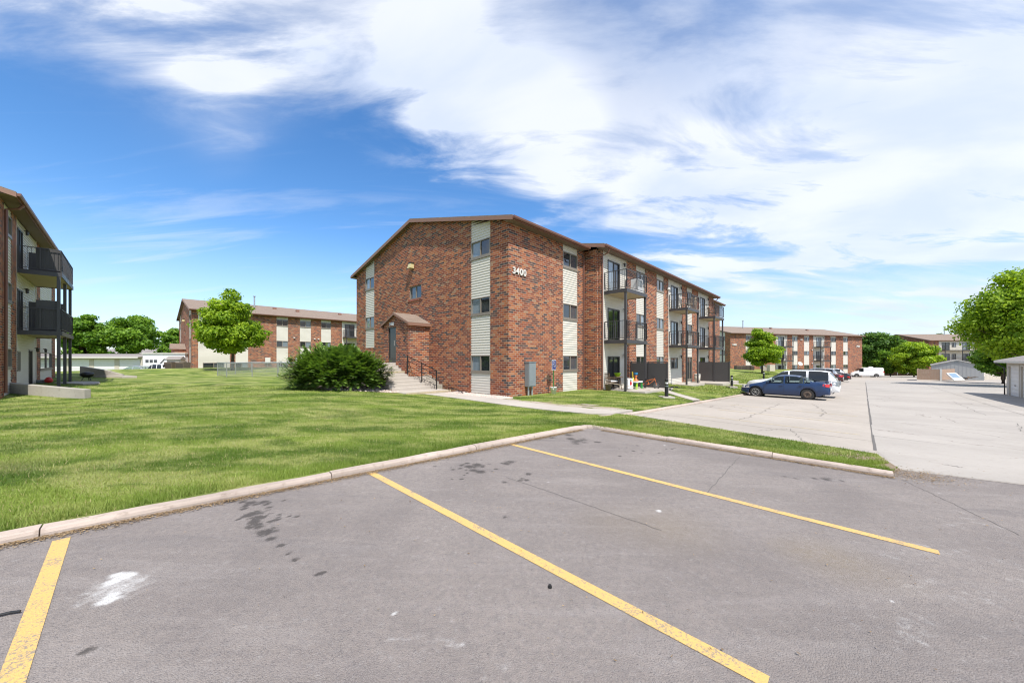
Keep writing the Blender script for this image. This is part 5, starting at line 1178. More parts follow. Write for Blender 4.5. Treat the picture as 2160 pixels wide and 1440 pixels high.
# ---------------------------------------------------------------- cars
def interp(pts, x):
    for (x0, y0), (x1, y1) in zip(pts, pts[1:]):
        if x <= x1: t = (x - x0) / (x1 - x0); t = t; return y0 + (y1 - y0) * t
    return pts[-1][1]
def sm_interp(pts, x):
    return (interp(pts, x - .05) + interp(pts, x) * 2 + interp(pts, x + .05)) / 4
def car(loc, rz, label, paint, L=4.5, Wd=1.75, top=None, belt=None, wheels=(.85, 3.5), wr=.32, side_glass=((1.45, 2.45), (2.52, 3.3)), ws=(1.15, 2.0), rw=(3.2, 3.9), glass='glass_clear', sill=.24, roofw=.60, tail=None, head=None, cat='car', hub=('hub_silver', 'hub_silver'), wagon=False, group='cars parked nose to the kerb', rack=False, handles=True, seats=True, tailmat='tail_red'):
    e = empty('parked_car', loc, rz, label, cat, group); hw = Wd / 2; R_ = wr + .055
    xs = sorted({round(x, 3) for x in list(np.arange(0, L + .001, .10)) + [L] + [w + R_*math.cos(a) for w in wheels for a in np.linspace(0, math.pi, 15)] + [q for s in side_glass for q in s] + list(ws) + list(rw)})
    xs = [x for i, x in enumerate(xs) if i == 0 or x - xs[i-1] > .012 or x in ws or x in rw or any(x in s for s in side_glass)]
    def T(x): return sm_interp(top, x)
    def B(x): return min(sm_interp(belt, x), T(x) - .025)
    def zb(x):
        z = sill + (.05 if x < .25 else 0) + (.10 if x > L - .35 else 0)
        for w in wheels:
            if abs(x - w) < R_: z = max(z, wr + math.sqrt(R_*R_ - (x - w) ** 2))
        return z
    def pw(x):                                            # plan width: rounded nose and tail
        a = min(1, max(0, x / .55)); b = min(1, max(0, (L - x) / .40)); return hw * (.80 + .20 * math.sin(a*math.pi/2)) * (.87 + .13 * math.sin(b*math.pi/2))
    def sec(x):
        w = pw(x); z0, zbt, zt = zb(x), B(x), T(x); g = max(0, min(1, (zt - zbt) / (max(interp(top, q) for q in np.arange(0, L, .1)) - zbt + 1e-6))) if zt - zbt > .06 else 0
        rwid = w * (.90 + (roofw*1.0/.87 - .90 + .0) * g) if g > 0 else w * .88
        rwid = w*.90*(1-g) + hw*roofw/.87*.87*g*1.28 if g > 0 else w*.88
        zm = z0 + (zbt - z0) * .42; wing = .018 if any(abs(x - q) < R_ + .1 for q in wheels) else 0
        return [(w*.965 + wing, z0), (w + wing, z0 + (zbt - z0)*.18), (w*1.005 + wing*.6, zm), (w*.985, z0 + (zbt - z0)*.80), (w*.945, zbt), (w*.945*.5 + rwid*.5, zbt + (zt - zbt)*.5), (rwid, zt - (.045 if g > .3 else .012)), (rwid*.80, zt - .006), (0, zt + .012)]
    S = [sec(x) for x in xs]; nk = 9; body = MB(); gl = {}; P3 = lambda i, k, s: (xs[i], s * S[i][k][0], S[i][k][1])
    def put(mb, a, b, c, d): mb.quad(a, b, c, d)
    for i in range(len(xs) - 1):
        xm = (xs[i] + xs[i+1]) / 2
        for k in range(nk - 1):
            for s in (1, -1):
                q = (P3(i, k, s), P3(i+1, k, s), P3(i+1, k+1, s), P3(i, k+1, s)); key = None
                if k in (4, 5):
                    for j, (a, b) in enumerate(side_glass):
                        if a <= xm <= b: key = ('side_window', j, s)
                if k in (6, 7) or (k in (4, 5) and False):
                    if ws[0] <= xm <= ws[1]: key = ('windshield', 0, 0)
                    if rw[0] <= xm <= rw[1] and not wagon: key = ('rear_window', 0, 0)
                (gl.setdefault(key, MB()) if key else body).quad(*q)
    for i, fl in ((0, 1), (len(xs) - 1, -1)):             # nose and tail caps
        for k in range(nk - 1):
            a, b = P3(i, k, 1), P3(i, k+1, 1); a2, b2 = P3(i, k, -1), P3(i, k+1, -1)
            key = ('rear_window', 0, 0) if (wagon and i and k in (5, 6)) else None
            (gl.setdefault(key, MB()) if key else body).quad(a, b, b2, a2)
    body.build('body', paint, e, True)
    for (nm, j, s), mb in gl.items(): mb.build(nm, glass if nm != 'side_window' or j < 2 else glass, e, True)
    ub = MB(); ub.box(.3, L - .3, -hw*.80, hw*.80, sill - .03, sill + .22)
    for w in wheels: ub.disc((w, 0, wr), (0, 1, 0), R_ + .005, Wd*.80, 18)
    ub.build('underbody', 'black', e)
    for wi, w in enumerate(wheels):
        for s in (1, -1):
            yc = s * (hw - .11); m = MB(); m.tube([(w, yc - .10, wr), (w, yc - .09, wr), (w, yc + .09, wr), (w, yc + .10, wr)], [wr - .03, wr, wr, wr - .03], 26); t = m.build('wheel', 'rubber', e)
            m = MB(); yo = yc + s*.103; m.disc((w, yo - s*.02, wr), (0, 1, 0), wr*.64, .05, 22); 
            hubm = hub[wi]; m.build('rim_well', 'black', t); m = MB()
            if hubm == 'hub_silver':
                for k in range(7): a = 2*math.pi*k/7; m.bar((w + wr*.10*math.cos(a), yo + s*.01, wr + wr*.10*math.sin(a)), (w + wr*.60*math.cos(a), yo + s*.01, wr + wr*.60*math.sin(a)), .06, .014)
                PP = [(w + wr*.63*math.cos(a), yo + s*.008, wr + wr*.63*math.sin(a)) for a in [2*math.pi*k/22 for k in range(23)]]; m.tube(PP, .016, 5, False); m.disc((w, yo + s*.012, wr), (0, 1, 0), wr*.17, .03, 12)
            else:
                m.disc((w, yo + s*.004, wr), (0, 1, 0), wr*.62, .012, 20)
                PP = [(w + wr*.42*math.cos(a), yo + s*.015, wr + wr*.42*math.sin(a)) for a in [2*math.pi*k/18 for k in range(19)]]; m.tube(PP, .03, 5, False)
            m.build('rim', hubm, t)
            if hubm != 'hub_silver':
                m = MB(); m.disc((w, yo + s*.03, wr), (0, 1, 0), wr*.13, .04, 12); m.build('hub', 'black', t)
    def surf(x, z, s, o=.006):                            # a point on the flank at height z
        i = min(range(len(xs)), key=lambda q: abs(xs[q] - x)); sc = S[i]
        for (a, z0), (b, z1) in zip(sc, sc[1:]):
            if z0 <= z <= z1 + 1e-6: return (x, s*(a + (b - a)*(z - z0)/(z1 - z0 + 1e-9) + o), z)
        return (x, s*(sc[4][0] + o), z)
    tail = tail or (L - .34, L - .01, B(L - .1) - .24, B(L - .1) - .02); head = head or (.04, .42, B(.3) - .20, B(.3) - .03)
    for s in (1, -1):
        for nm, q, mt in (('taillight', tail, tailmat), ('headlight', head, 'head_lens')):
            m = MB(); x0, x1, z0, z1 = q; n = 4; flip = nm == 'headlight'
            for k in range(n):
                a, b = x0 + (x1-x0)*k/n, x0 + (x1-x0)*(k+1)/n
                la, lb = (z0 + (z1 - z0)*.35*(1 - k/n) , z0 + (z1-z0)*.35*(1 - (k+1)/n)) if not flip else (z0 + (z1-z0)*.25*k/n, z0 + (z1-z0)*.25*(k+1)/n)
                m.quad(surf(a, la, s), surf(b, lb, s), surf(b, z1, s), surf(a, z1, s))
            if nm == 'taillight': w_ = pw(L); m.hexa([(L - .03, s*w_*.60, z0 + .02), (L + .012, s*w_*.60, z0 + .02), (L + .012, s*w_*.99, z0 + .02), (L - .03, s*w_*.99, z0 + .02)], [(L - .03, s*w_*.60, z1), (L + .008, s*w_*.60, z1), (L + .008, s*w_*.97, z1), (L - .03, s*w_*.97, z1)])
            lo = m.build(nm, mt, e)
        m = MB(); xm = side_glass[0][0] + .10; zb_ = B(xm) + .03; y = S[min(range(len(xs)), key=lambda q: abs(xs[q]-xm))][4][0]
        m.box(xm - .05, xm + .05, min(s*(y - .02), s*(y + .17)), max(s*(y - .02), s*(y + .17)), zb_, zb_ + .12); m.build('mirror', paint, e, bevel=.02)
        # shut lines and handles
        if handles:
            dl = MB()
            for xd in [side_glass[0][0] - .12] + [a[1] + .03 for a in side_glass[:2]]:
                zz = [sill + .12 + (B(xd) - sill - .14) * j / 6 for j in range(7)]
                for z0, z1 in zip(zz, zz[1:]): dl.quad(surf(xd - .006, z0, s, .003), surf(xd + .006, z0, s, .003), surf(xd + .006, z1, s, .003), surf(xd - .006, z1, s, .003))
            dl.build('door_seam', 'black', e)
            for a in side_glass[:2]:
                xh = a[1] - .12; p = surf(xh, B(xh) - .14, s, .0); m = MB(); m.bar((xh - .09, p[1] + s*.022, p[2]), (xh + .09, p[1] + s*.022, p[2]), .03); m.build('door_handle', paint, e)
    m = MB(); w_ = pw(L); m.box(L - .02, L + .03, -.26, .26, .55 + (.1 if L > 5 else 0), .69 + (.1 if L > 5 else 0)); m.build('licence_plate', 'white_paint', e)
    m = MB(); m.box(-.012, .05, -pw(0)*.6, pw(0)*.6, .42, .56); m.build('grille', 'black', e)
    if seats:
        m = MB()
        for x in (ws[1] + .25, ws[1] + 1.15):
            for y in (-.38, .38): m.box(x - .08, x + .10, y - .24, y + .24, .45, 1.02); m.box(x - .05, x + .06, y - .12, y + .12, 1.03, 1.20)
        m.build('seat', 'seat_grey', e)
    if rack:
        for s in (1, -1): m = MB(); z = max(T(x) for x in xs) ; m.bar((ws[1] + .3, s*hw*.62, z + .05), (rw[0], s*hw*.62, z + .05), .035); m.build('roof_rack', 'black', e)
    return e
SED_T = [(0, .56), (.12, .68), (.5, .80), (1.15, .95), (1.35, 1.06), (2.0, 1.39), (2.5, 1.43), (3.0, 1.40), (3.4, 1.26), (3.85, 1.07), (4.2, 1.06), (4.42, 1.03), (4.5, .70)]
SED_B = [(0, .50), (.5, .72), (1.2, .88), (2.5, .93), (3.9, .99), (4.5, .98)]
SUV_T = [(0, .80), (.15, .98), (.6, 1.07), (1.3, 1.17), (1.55, 1.30), (2.2, 1.76), (2.8, 1.86), (4.3, 1.85), (4.75, 1.78), (5.05, 1.40), (5.15, 1.05), (5.2, .70)]
SUV_B = [(0, .72), (.6, .98), (1.3, 1.08), (3, 1.12), (4.8, 1.14), (5.2, 1.1)]
XUV_T = [(0, .70), (.15, .86), (.6, .96), (1.1, 1.06), (1.35, 1.18), (1.95, 1.56), (2.4, 1.66), (3.7, 1.62), (4.1, 1.50), (4.4, 1.12), (4.5, .85), (4.55, .6)]
XUV_B = [(0, .62), (.6, .86), (1.2, .98), (3, 1.04), (4.2, 1.08), (4.55, 1.0)]
VAN_T = [(0, .75), (.15, .95), (.6, 1.12), (.95, 1.25), (1.15, 1.42), (1.75, 2.0), (2.3, 2.12), (5.3, 2.12), (5.5, 2.0), (5.58, 1.2), (5.6, .6)]
VAN_B = [(0, .7), (.7, 1.05), (1.3, 1.18), (5.6, 1.2)]
def place(rear, rz_dir):                                  # nose origin from the rear position
    return rear
nose = Vector((15.05, 23.95)); dirn = Vector((.705, -.709)).normalized()     # from nose to tail
rzc = math.atan2(dirn.y, dirn.x)
def cz(x, y): return PZ(x, y) + .01
c1 = car((nose.x + .22, nose.y - .22, cz(*(nose + dirn*2))), rzc, 'dark blue sedan with one bare steel wheel parked nearest', 'car_blue', 4.5, 1.72, SED_T, SED_B, hub=('hub_silver', 'rusty_steel'), side_glass=((1.42, 2.32), (2.40, 3.28), (3.32, 3.62)), ws=(1.2, 1.98), rw=(3.12, 3.85), tail=(4.20, 4.49, .77, .96), head=(.06, .52, .55, .73))
m = MB(); m.box(4.28, 4.48, -.72, .72, 1.085, 1.105); m.box(4.30, 4.46, -.70, -.66, 1.03, 1.086); m.box(4.30, 4.46, .66, .70, 1.03, 1.086); m.build('spoiler', 'car_blue', c1)
n2 = nose + Vector((E1.x, E1.y)) * 2.75 + dirn * .12
c2 = car((n2.x, n2.y, cz(*(n2 + dirn*2))), rzc, 'big white suv with dark rear glass beside the blue sedan', 'car_white', 5.25, 1.98, SUV_T, SUV_B, (.98, 4.05), .39, ((1.62, 2.55), (2.64, 3.55), (3.68, 4.72)), (1.35, 2.3), (4.78, 5.06), 'glass_tint', .33, .64, wagon=False, cat='suv', tail=(4.92, 5.2, .82, 1.12), rack=True, seats=False, tailmat='metal_grey')
c2.scale = (.92, .96, .905)
c1.scale = (.955, 1, .97)
def stall(k, off=0): 
    p = Vector((35.6, 39.0)) - dirn*4.3 + Vector((E1.x, E1.y)) * 2.75 * k + dirn*off; return p
for k, (pt, T_, B_, L_, W_, wh, wr_, sg, ws_, rw_, gt, lab, off) in {
    0: ('car_maroon', SED_T, SED_B, 4.5, 1.78, (.88, 3.55), .32, ((1.42, 2.32), (2.40, 3.4)), (1.2, 1.98), (3.12, 3.85), 'glass_tint', 'dark maroon sedan with red taillights past the white suv', 0),
    1: ('car_silver', XUV_T, XUV_B, 4.55, 1.82, (.88, 3.6), .35, ((1.45, 2.4), (2.48, 3.3), (3.4, 4.0)), (1.2, 2.0), (3.9, 4.35), 'glass_tint', 'silver white crossover between the maroon and black cars', -.4),
    3: ('car_black', SED_T, SED_B, 4.6, 1.80, (.88, 3.6), .33, ((1.42, 2.32), (2.40, 3.4)), (1.2, 1.98), (3.12, 3.85), 'glass_tint', 'black car with red taillights furthest out in the row', .5),
    5: ('car_white', XUV_T, XUV_B, 4.55, 1.84, (.88, 3.6), .35, ((1.45, 2.4), (2.48, 3.3), (3.4, 4.0)), (1.2, 2.0), (3.9, 4.35), 'glass_tint', 'white crossover at the far end of the row near the van', 0)}.items():
    p = stall(k, off); car((p.x, p.y, cz(p.x + 2, p.y - 2)), rzc, lab, pt, L_, W_, T_, B_, wh, wr_, sg, ws_, rw_, gt, .25, .60, seats=False)
vx = Vector(XY(1791, 75.5, 0)[:2])
van = car((vx.x, vx.y, cz(vx.x, vx.y) ), R(-24), 'long white cargo van parked across the end of the lot', 'car_white', 5.6, 1.98, VAN_T, VAN_B, (.95, 4.25), .37, ((1.35, 2.15),), (1.1, 1.85), (5.48, 5.56), 'glass_tint', .3, .76, cat='van', seats=False, group='vans and cars across the far lot', tail=(5.42, 5.59, .95, 1.35), handles=False)
m = MB(); m.box(3.3, 4.0, -.3, .3, 2.12, 2.32); m.build('roof_hatch', 'white_paint', van, bevel=.08)
q = XY(1899, 92, 0); car((q[0], q[1], -2.1), R(-10), 'maroon suv partly hidden by the tan dumpster fence', 'car_maroon', 4.7, 1.85, XUV_T, XUV_B, (.9, 3.7), .37, ((1.45, 2.4), (2.48, 3.3), (3.4, 4.0)), (1.2, 2.0), (3.9, 4.35), 'glass_tint', .28, .6, seats=False, group='vans and cars across the far lot')
q = XY(1863, 108, 0); car((q[0], q[1], -2.6), R(-5), 'white sedan far off under the trees', 'car_white', 4.5, 1.75, SED_T, SED_B, seats=False, group='vans and cars across the far lot')
q = XY(1885, 118, 0); car((q[0], q[1], -2.7), R(-5), 'silver sedan furthest off under the trees', 'car_silver', 4.5, 1.75, SED_T, SED_B, seats=False, group='vans and cars across the far lot')
q = XY(245, 41, 0); car((q[0], q[1], -.50), R(3), 'pale green car showing only its roof over the grass', 'car_silver', 4.5, 1.75, SED_T, SED_B, seats=False, group='vehicles by the white garages')
q = XY(308, 40.3, 0); car((q[0], q[1], -.72), R(8), 'white van in front of the white building behind the lawn', 'car_white', 5.0, 1.9, SUV_T, SUV_B, (.98, 3.9), .36, ((1.62, 2.55), (2.64, 3.55), (3.68, 4.6)), (1.35, 2.3), (4.7, 4.95), 'glass_tint', .3, .64, seats=False, cat='van', group='vehicles by the white garages').scale = (.46, 1, 1)
q = F(14.6, 6.25); e = empty('wheel_stop', (nose.x + .35, nose.y - .95, cz(*nose) - .01), rzc + R(90), 'dark block on the concrete by the front tyre of the blue sedan', 'wheel stop'); m = MB(); m.hexa([(-.12, -.08, 0), (.12, -.08, 0), (.12, .08, 0), (-.12, .08, 0)], [(-.11, -.05, .1), (.11, -.05, .1), (.11, .05, .1), (-.11, .05, .1)]); m.build('block', 'rubber', e)

# ---------------------------------------------------------------- left: garages, white building, houses, low walls, dog run
def garage_left():
    x0 = XY(85, 43, 0)[0]; x1 = XY(300, 43, 0)[0]; e = empty('garage_row', (x0, 43, -1.0), 0, 'low row of garages with white doors behind the lawn', 'garage'); L_ = x1 - x0
    m = MB(); m.box(0, L_, .1, 6, -1, 3.0); m.box(0, L_, 0, .1, 2.72, 3.0); nd = 4; w = L_ / nd
    for k in range(nd + 1): xa = max(0, k*w - .28); xb = min(L_, k*w + .28); m.box(xa, xb, 0, .1, -1, 2.72)
    m.build('wall', 'beige_paint', e)
    for k in range(nd):
        d = MB(); d.box(k*w + .28, (k+1)*w - .28, .03, .08, -.5, 2.70); do = d.build('garage_door', 'white_paint', e); g = MB()
        for j in range(1, 5): g.box(k*w + .3, (k+1)*w - .3, .024, .0305, -.5 + j*.66, -.5 + j*.66 + .03)
        g.build('panel_groove', 'galv', do)
    r = MB(); r.prism([(-.1, -.5, 2.92), (-.1, 3, 3.35), (-.1, 6.4, 2.92)], (L_ + .1, 0, 0)); r.build('roof', 'roof_grey', e)
    f = MB(); f.box(-.1, L_, -.53, -.505, 2.80, 2.95); f.build('fascia', 'white_trim', e)
garage_left()
def white_building():
    x0 = XY(301, 42.6, 0)[0]; e = empty('white_building', (x0, 42.6, -1.0), 0, 'plain white building with small dark windows beside the brick block', 'building')
    m = MB(); m.box(0, 5.0, .0, 6, -1, 3.30); m.build('wall', 'white_paint', e); r = MB(); r.box(-.02, 5.1, -.1, 6.2, 3.302, 3.42); r.build('roof', 'white_trim', e)
    for k in range(3): w = MB(); w.box(.35 + k*.5, .7 + k*.5, -.03, -.002, 2.3, 2.62); w.build('window', 'pane_dark', e)
    m = MB(); m.tube([(1.6, -.06, 1.6), (2.6, -.06, 2.7), (3.0, -.06, 2.7), (3.0, -.06, 1.2)], .035, 6); m.build('stair_rail', 'dark_frame', e)
    e2 = empty('garage', (XY(352, 41.9, 0)[0], 41.9, -1.0), 0, 'small grey roofed garage tucked beside the brick entrance porch', 'garage'); m = MB(); m.box(0, 1.6, 0, .6, -1, 2.65); m.build('wall', 'beige_paint', e2); m = MB(); m.prism([(-.1, -.15, 2.64), (-.1, .3, 3.02), (-.1, .68, 2.68)], (1.75, 0, 0)); m.build('roof', 'roof_grey', e2)
    m = MB(); m.box(.2, 1.4, -.03, -.002, -.5, 2.3); m.build('garage_door', 'white_paint', e2)
white_building()
def house(px0, px1, Y, ze, zr, label):
    a, b = XY(px0, Y, 0)[0], XY(px1, Y, 0)[0]; e = empty('house', (a, Y, -1), 0, label, 'house', 'houses behind the garages'); L_ = b - a
    m = MB(); m.box(.3, L_ - .3, .3, 9.7, -1, ze + 1); m.build('wall', 'beige_paint', e)
    m = MB(); rg = min(L_*.3, 5); A = [(0, 0, ze+1), (L_, 0, ze+1), (L_, 10, ze+1), (0, 10, ze+1)]; r1, r2 = (rg, 5, zr+1), (L_ - rg, 5, zr+1)
    m.quad(A[0], A[1], r2, r1); m.quad(A[1], A[2], r2); m.quad(A[2], A[3], r1, r2); m.quad(A[3], A[0], r1); m.quad(A[3], A[2], A[1], A[0]); m.build('roof', 'roof_grey', e)
    for k in range(3): w = MB(); x = L_*(.2 + .25*k); w.box(x, x + 1.3, .27, .298, 2.0, 3.2); w.build('window', 'pane_dark', e)
house(225, 300, 78, 2.9, 4.5, 'grey roofed house behind the middle of the garages'); house(290, 372, 80, 3.0, 5.0, 'grey hipped roof house right of the garages'); house(150, 215, 84, 2.9, 4.2, 'low grey roofed house behind the left trees')
def low_wall(pts, z0, z1s, th, label):
    e = empty('retaining_wall', (pts[0][0], pts[0][1], 0), 0, label, 'low wall', 'low concrete walls by the left building'); m = MB(); o = Vector((pts[0][0], pts[0][1], 0))
    for (a, za), (b, zb_) in zip(list(zip(pts, z1s)), list(zip(pts, z1s))[1:]):
        a, b = Vector((*a, 0)) - o, Vector((*b, 0)) - o; n = (b - a).normalized(); n = Vector((-n.y, n.x, 0)) * th
        m.hexa([a + Vector((0, 0, z0)), b + Vector((0, 0, z0)), b + n + Vector((0, 0, z0)), a + n + Vector((0, 0, z0))], [a + Vector((0, 0, za)), b + Vector((0, 0, zb_)), b + n + Vector((0, 0, zb_)), a + n + Vector((0, 0, za))])
    m.build('wall', 'old_concrete', e, bevel=.02)
low_wall([(-24.5, 16.0), (-21.3, 15.2), (-17.4, 14.65)], -.4, [.80, .69, .46], .22, 'weathered low concrete wall on the near lawn by the left building')
low_wall([(-29.5, 24.2), (-29.2, 25.0), (-27.9, 25.0), (-28.1, 24.2)][:0] or [(-30.0, 25.0), (-27.6, 24.6), (-26.9, 24.9)], -.3, [1.20, .90, .62], .22, 'second low concrete wall further back behind the balcony posts')
sheet('patio', [(-24.5, 19.2), (-21.8, 18.3), (-21.6, 18.9), (-23.4, 20.4), (-25, 20.6)], 2.0, Flat(.44), 'path_concrete', .0, skirt=.2)
sheet('patio', [(-28.5, 24.6), (-26.2, 24.2), (-25.6, 24.6), (-27.4, 25.6)], 2.0, Flat(.55), 'path_concrete', .0, skirt=.2)
e = empty('grill', (XY(184, 21.5, 0)[0], 21.5, .38), 0, 'small dark round grill on short legs on the lawn', 'grill')
m = MB(); m.lathe([(0, .22), (.18, .24), (.30, .38), (.30, .42), (.20, .52), (0, .56)], 14); m.build('bowl', 'black', e, True)
for k in range(3): a = 2.1*k; m = MB(); m.bar((.14*math.cos(a), .14*math.sin(a), .25), (.24*math.cos(a), .24*math.sin(a), 0), .025); m.build('leg', 'black', e)
e = empty('toy_pile', (XY(95, 19.2, 0)[0], 19.2, .42), 0, 'red toys and a box by the ground door of the left building', 'toys'); m = MB(); m.box(-.3, 0, -.15, .15, 0, .18); m.build('box', 'metal_grey', e, bevel=.02); m = MB(); m.lathe([(0, 0), (.14, .06), (.16, .18), (.08, .3), (0, .33)], 10, (.2, 0, 0)); m.build('ball', 'red_plastic', e, True)
def dog_run():
    pts = [XY(459, 28.6, 0), XY(478, 27.2, 0), XY(638, 27.6, 0), XY(700, 29, 0)]; back = [XY(459, 28.6, 0), XY(530, 32, 0), XY(700, 33, 0)]
    z = .36; h = 1.05; e = empty('dog_run_fence', (pts[0][0], pts[0][1], z), 0, 'chain link dog run fence with grey posts on the lawn', 'fence'); o = Vector((pts[0][0], pts[0][1], 0)); posts = []
    for pl in (pts, back):
        for a, b in zip(pl, pl[1:]):
            a, b = Vector((a[0], a[1], 0)) - o, Vector((b[0], b[1], 0)) - o; n = max(1, round((b - a).length / 2.0))
            m = MB(); m.quad(a, b, b + Vector((0, 0, h)), a + Vector((0, 0, h))); m.build('mesh', 'chain_mesh', e)
            m = MB(); m.tube([a + Vector((0, 0, h)), b + Vector((0, 0, h))], .03, 6); m.build('top_rail', 'galv', e)
            for k in range(n + 1): 
                p = a.lerp(b, k / n)
                if all((p - q).length > .3 for q in posts): posts.append(p); m = MB(); m.tube([p + Vector((0, 0, -.3)), p + Vector((0, 0, h + .04))], .035, 6); m.build('post', 'galv', e)
dog_run()
def ac_unit(px, Y, z, label):
    e = empty('condenser_unit', XY(px, Y, z), 0, label, 'air conditioner', 'outdoor air conditioning units'); m = MB(); m.box(-.42, .42, -.42, .42, 0, .8); m.build('casing', 'rusty_steel', e, bevel=.02); m = MB()
    for k in range(7): m.box(-.38, .38, -.428, -.421, .10 + k*.09, .14 + k*.09)
    m.build('grille', 'black', e); m = MB(); m.disc((0, 0, .82), (0, 0, 1), .34, .03, 16); m.build('fan_guard', 'black', e)
ac_unit(361, 40.5, .55, 'dark condenser unit left of the pair by the brick porch'); ac_unit(386, 39, .55, 'grey condenser unit at the foot of the brick end wall')
for i, px in enumerate((1556, 1566, 1575, 1583)): ac_unit(px, 63.5, -.3, ['first condenser unit from the left by the long building', 'second condenser unit from the left by the long building', 'third condenser unit from the left by the long building', 'fourth condenser unit nearest the round tree trunk'][i])
def meters():
    B_ = Vector((-36, 40.5, 0)); q = B_ + E1 * 8.0 - E2 * .12
    for i, t in enumerate((7.2, 8.6, 9.4, 10.4)):
        p = B_ + E1 * t - E2 * .14; e = empty('utility_meter', (p.x, p.y, .6), RZE1, ['large grey meter box', 'first small white meter', 'second small white meter', 'third small white meter'][i] + ' low on the far brick wall', 'meter', 'meters on the far brick wall')
        w = .28 if i == 0 else .14; m = MB(); m.box(-w, w, -.12, .0, .95 - w, .95 + w*1.2); m.build('case', 'white_trim', e, bevel=.02); m = MB(); m.tube([(0, -.05, -.2), (0, -.05, .95 - w)], .03, 6); m.build('conduit', 'galv', e)
meters()
def dish(x, y, z, rz, label):
    e = empty('satellite_dish', (x, y, z), rz, label, 'satellite dish', 'satellite dishes'); m = MB(); n = 14
    prof = [(.0, .0), (.16, .02), (.30, .08), (.38, .13)]; m.lathe(prof, n); o = m.build('dish', 'white_trim', e, True); o.rotation_euler = (R(65), 0, 0); o.location = (0, -.1, .9)
    m = MB(); m.tube([(0, 0, -.2), (0, 0, .9)], .03, 6); m.build('mast', 'galv', e); m = MB(); m.tube([(0, -.15, .8), (0, -.55, .95)], .015, 5); m.build('arm', 'galv', e)
q = Vector((-36, 40.5, 0)) + E1*16.6 - E2*1.2; dish(q.x, q.y, 1.9, RZE1, 'white satellite dish on the lower balcony of the far brick block')
q = XY(1686, 60, 0); dish(q[0], q[1], .0, 0, 'white satellite dish seen above the white suv roof')
e = empty('transformer_box', XY(1626, 61, -.35), 0, 'pale green transformer box on the grass by the long building', 'utility box'); m = MB(); m.box(-.45, .45, -.4, .4, 0, 1.0); m.build('casing', 'beige_paint', e, bevel=.03); m = MB(); m.box(-.47, .47, -.42, .42, 1.002, 1.06); m.build('lid', 'white_trim', e)

# ---------------------------------------------------------------- right: shed, fences, dumpster screen, panel, garage
def shed():
    Y = 56; x0, x1 = XY(1965, Y, 0)[0], XY(2073, Y, 0)[0]; L_ = x1 - x0; g = -1.6; L_ = 4.95; e = empty('shed', (x0, Y, g), R(-49), 'grey gabled garage end behind the tan dumpster fence', 'shed')
    ez, rz_ = 2.36, 3.12; m = MB(); m.prism([(0, 0, -.5), (L_, 0, -.5), (L_, 0, ez), (L_/2, 0, rz_), (0, 0, ez)], (0, 9, 0)); m.build('wall', 'shed_grey', e)
    r = MB()
    for a, b in (((-.12, ez - .02), (L_/2, rz_ + .02)), ((L_ + .12, ez - .02), (L_/2, rz_ + .02))): r.prism([(a[0], -.08, a[1]), (b[0], -.08, b[1]), (b[0], -.08, b[1] + .07), (a[0], -.08, a[1] + .07)], (0, 9.4, 0))
    r.build('roof', 'roof_grey', e)
    f = MB()
    for a, b in (((-.12, ez - .12), (L_/2, rz_ - .08)), ((L_ + .12, ez - .12), (L_/2, rz_ - .06))): f.prism([(a[0], -.11, a[1] + .06), (b[0], -.11, b[1] + .06), (b[0], -.11, b[1] + .16), (a[0], -.11, a[1] + .16)], (0, .02, 0))
    f.build('rake_board', 'white_trim', e)
    s = MB()
    for k in range(1, 13): x = L_*k/13; s.box(x - .015, x + .015, -.012, .0, -.4, ez + min(x, L_ - x) * .30)
    s.build('batten', 'shed_grey', e); v = MB(); v.prism([(L_/2 - .3, -.02, rz_ - .38), (L_/2 + .3, -.02, rz_ - .38), (L_/2, -.02, rz_ - .2)], (0, .015, 0)); v.build('gable_vent', 'metal_grey', e)
    b = MB(); b.box(0, L_, -.03, -.013, -.4, .75); b.build('skirting', 'galv', e)
    # board fence running on to the right
    f0 = XY(2078, 57, 0); e2 = empty('board_fence', (f0[0], 57, g), R(3), 'pale board fence between the grey shed and the near garage', 'fence'); n = 16
    p = MB()
    for k in range(n*4): p.box(k*.25 + .006, k*.25 + .244, 0, .03, .0, 2.0 + .01*((k*7) % 3))
    p.build('boards', 'beige_paint', e2); rl = MB(); rl.box(0, n, .03, .08, .4, .5); rl.box(0, n, .03, .08, 1.6, 1.7); rl.build('rail', 'beige_paint', e2)
shed()
def dumpster():
    Y = 52; a, b, c = Vector((XY(1936, Y, 0)[0], Y, 0)), Vector((XY(1982, 50.5, 0)[0], 50.5, 0)), Vector((XY(2014, 53, 0)[0], 53, 0)); g = -1.25; e = empty('dumpster_enclosure', (a.x, a.y, g), 0, 'tan wooden dumpster enclosure at the end of the lot', 'enclosure')
    for p, q in ((a, b), (b + Vector((.35, 0, 0)), c), (a + Vector((.1, .15, 0)), a + Vector((3.95, 3.4, 0)))):
        p, q = p - a, q - a; d = (q - p).normalized(); n = Vector((-d.y, d.x, 0)) * .05; L_ = (q - p).length; m = MB(); k = 0; w = .14
        while k * w < L_ - .02:
            s, t = p + d*(k*w + .003), p + d*min(L_, (k+1)*w - .003); u = Vector((0, 0, 1)); m.hexa([s, t, t + n, s + n], [x + u*(1.50 + .012*((k*5) % 3)) for x in (s, t, t + n, s + n)]); k += 1
        m.build('fence_panel', 'tan_fence', e)
    m = MB(); bb = b - a; m.box(bb.x + .02, bb.x + .33, bb.y - .02, bb.y + .12, -.2, 1.55); m.build('post', 'shed_grey', e)
    m = MB(); m.box(.35, 1.1, -.09, -.06, .85, 1.25); o = m.build('notice', 'white_paint', e); o.rotation_euler = (0, 0, R(-20))
dumpster()
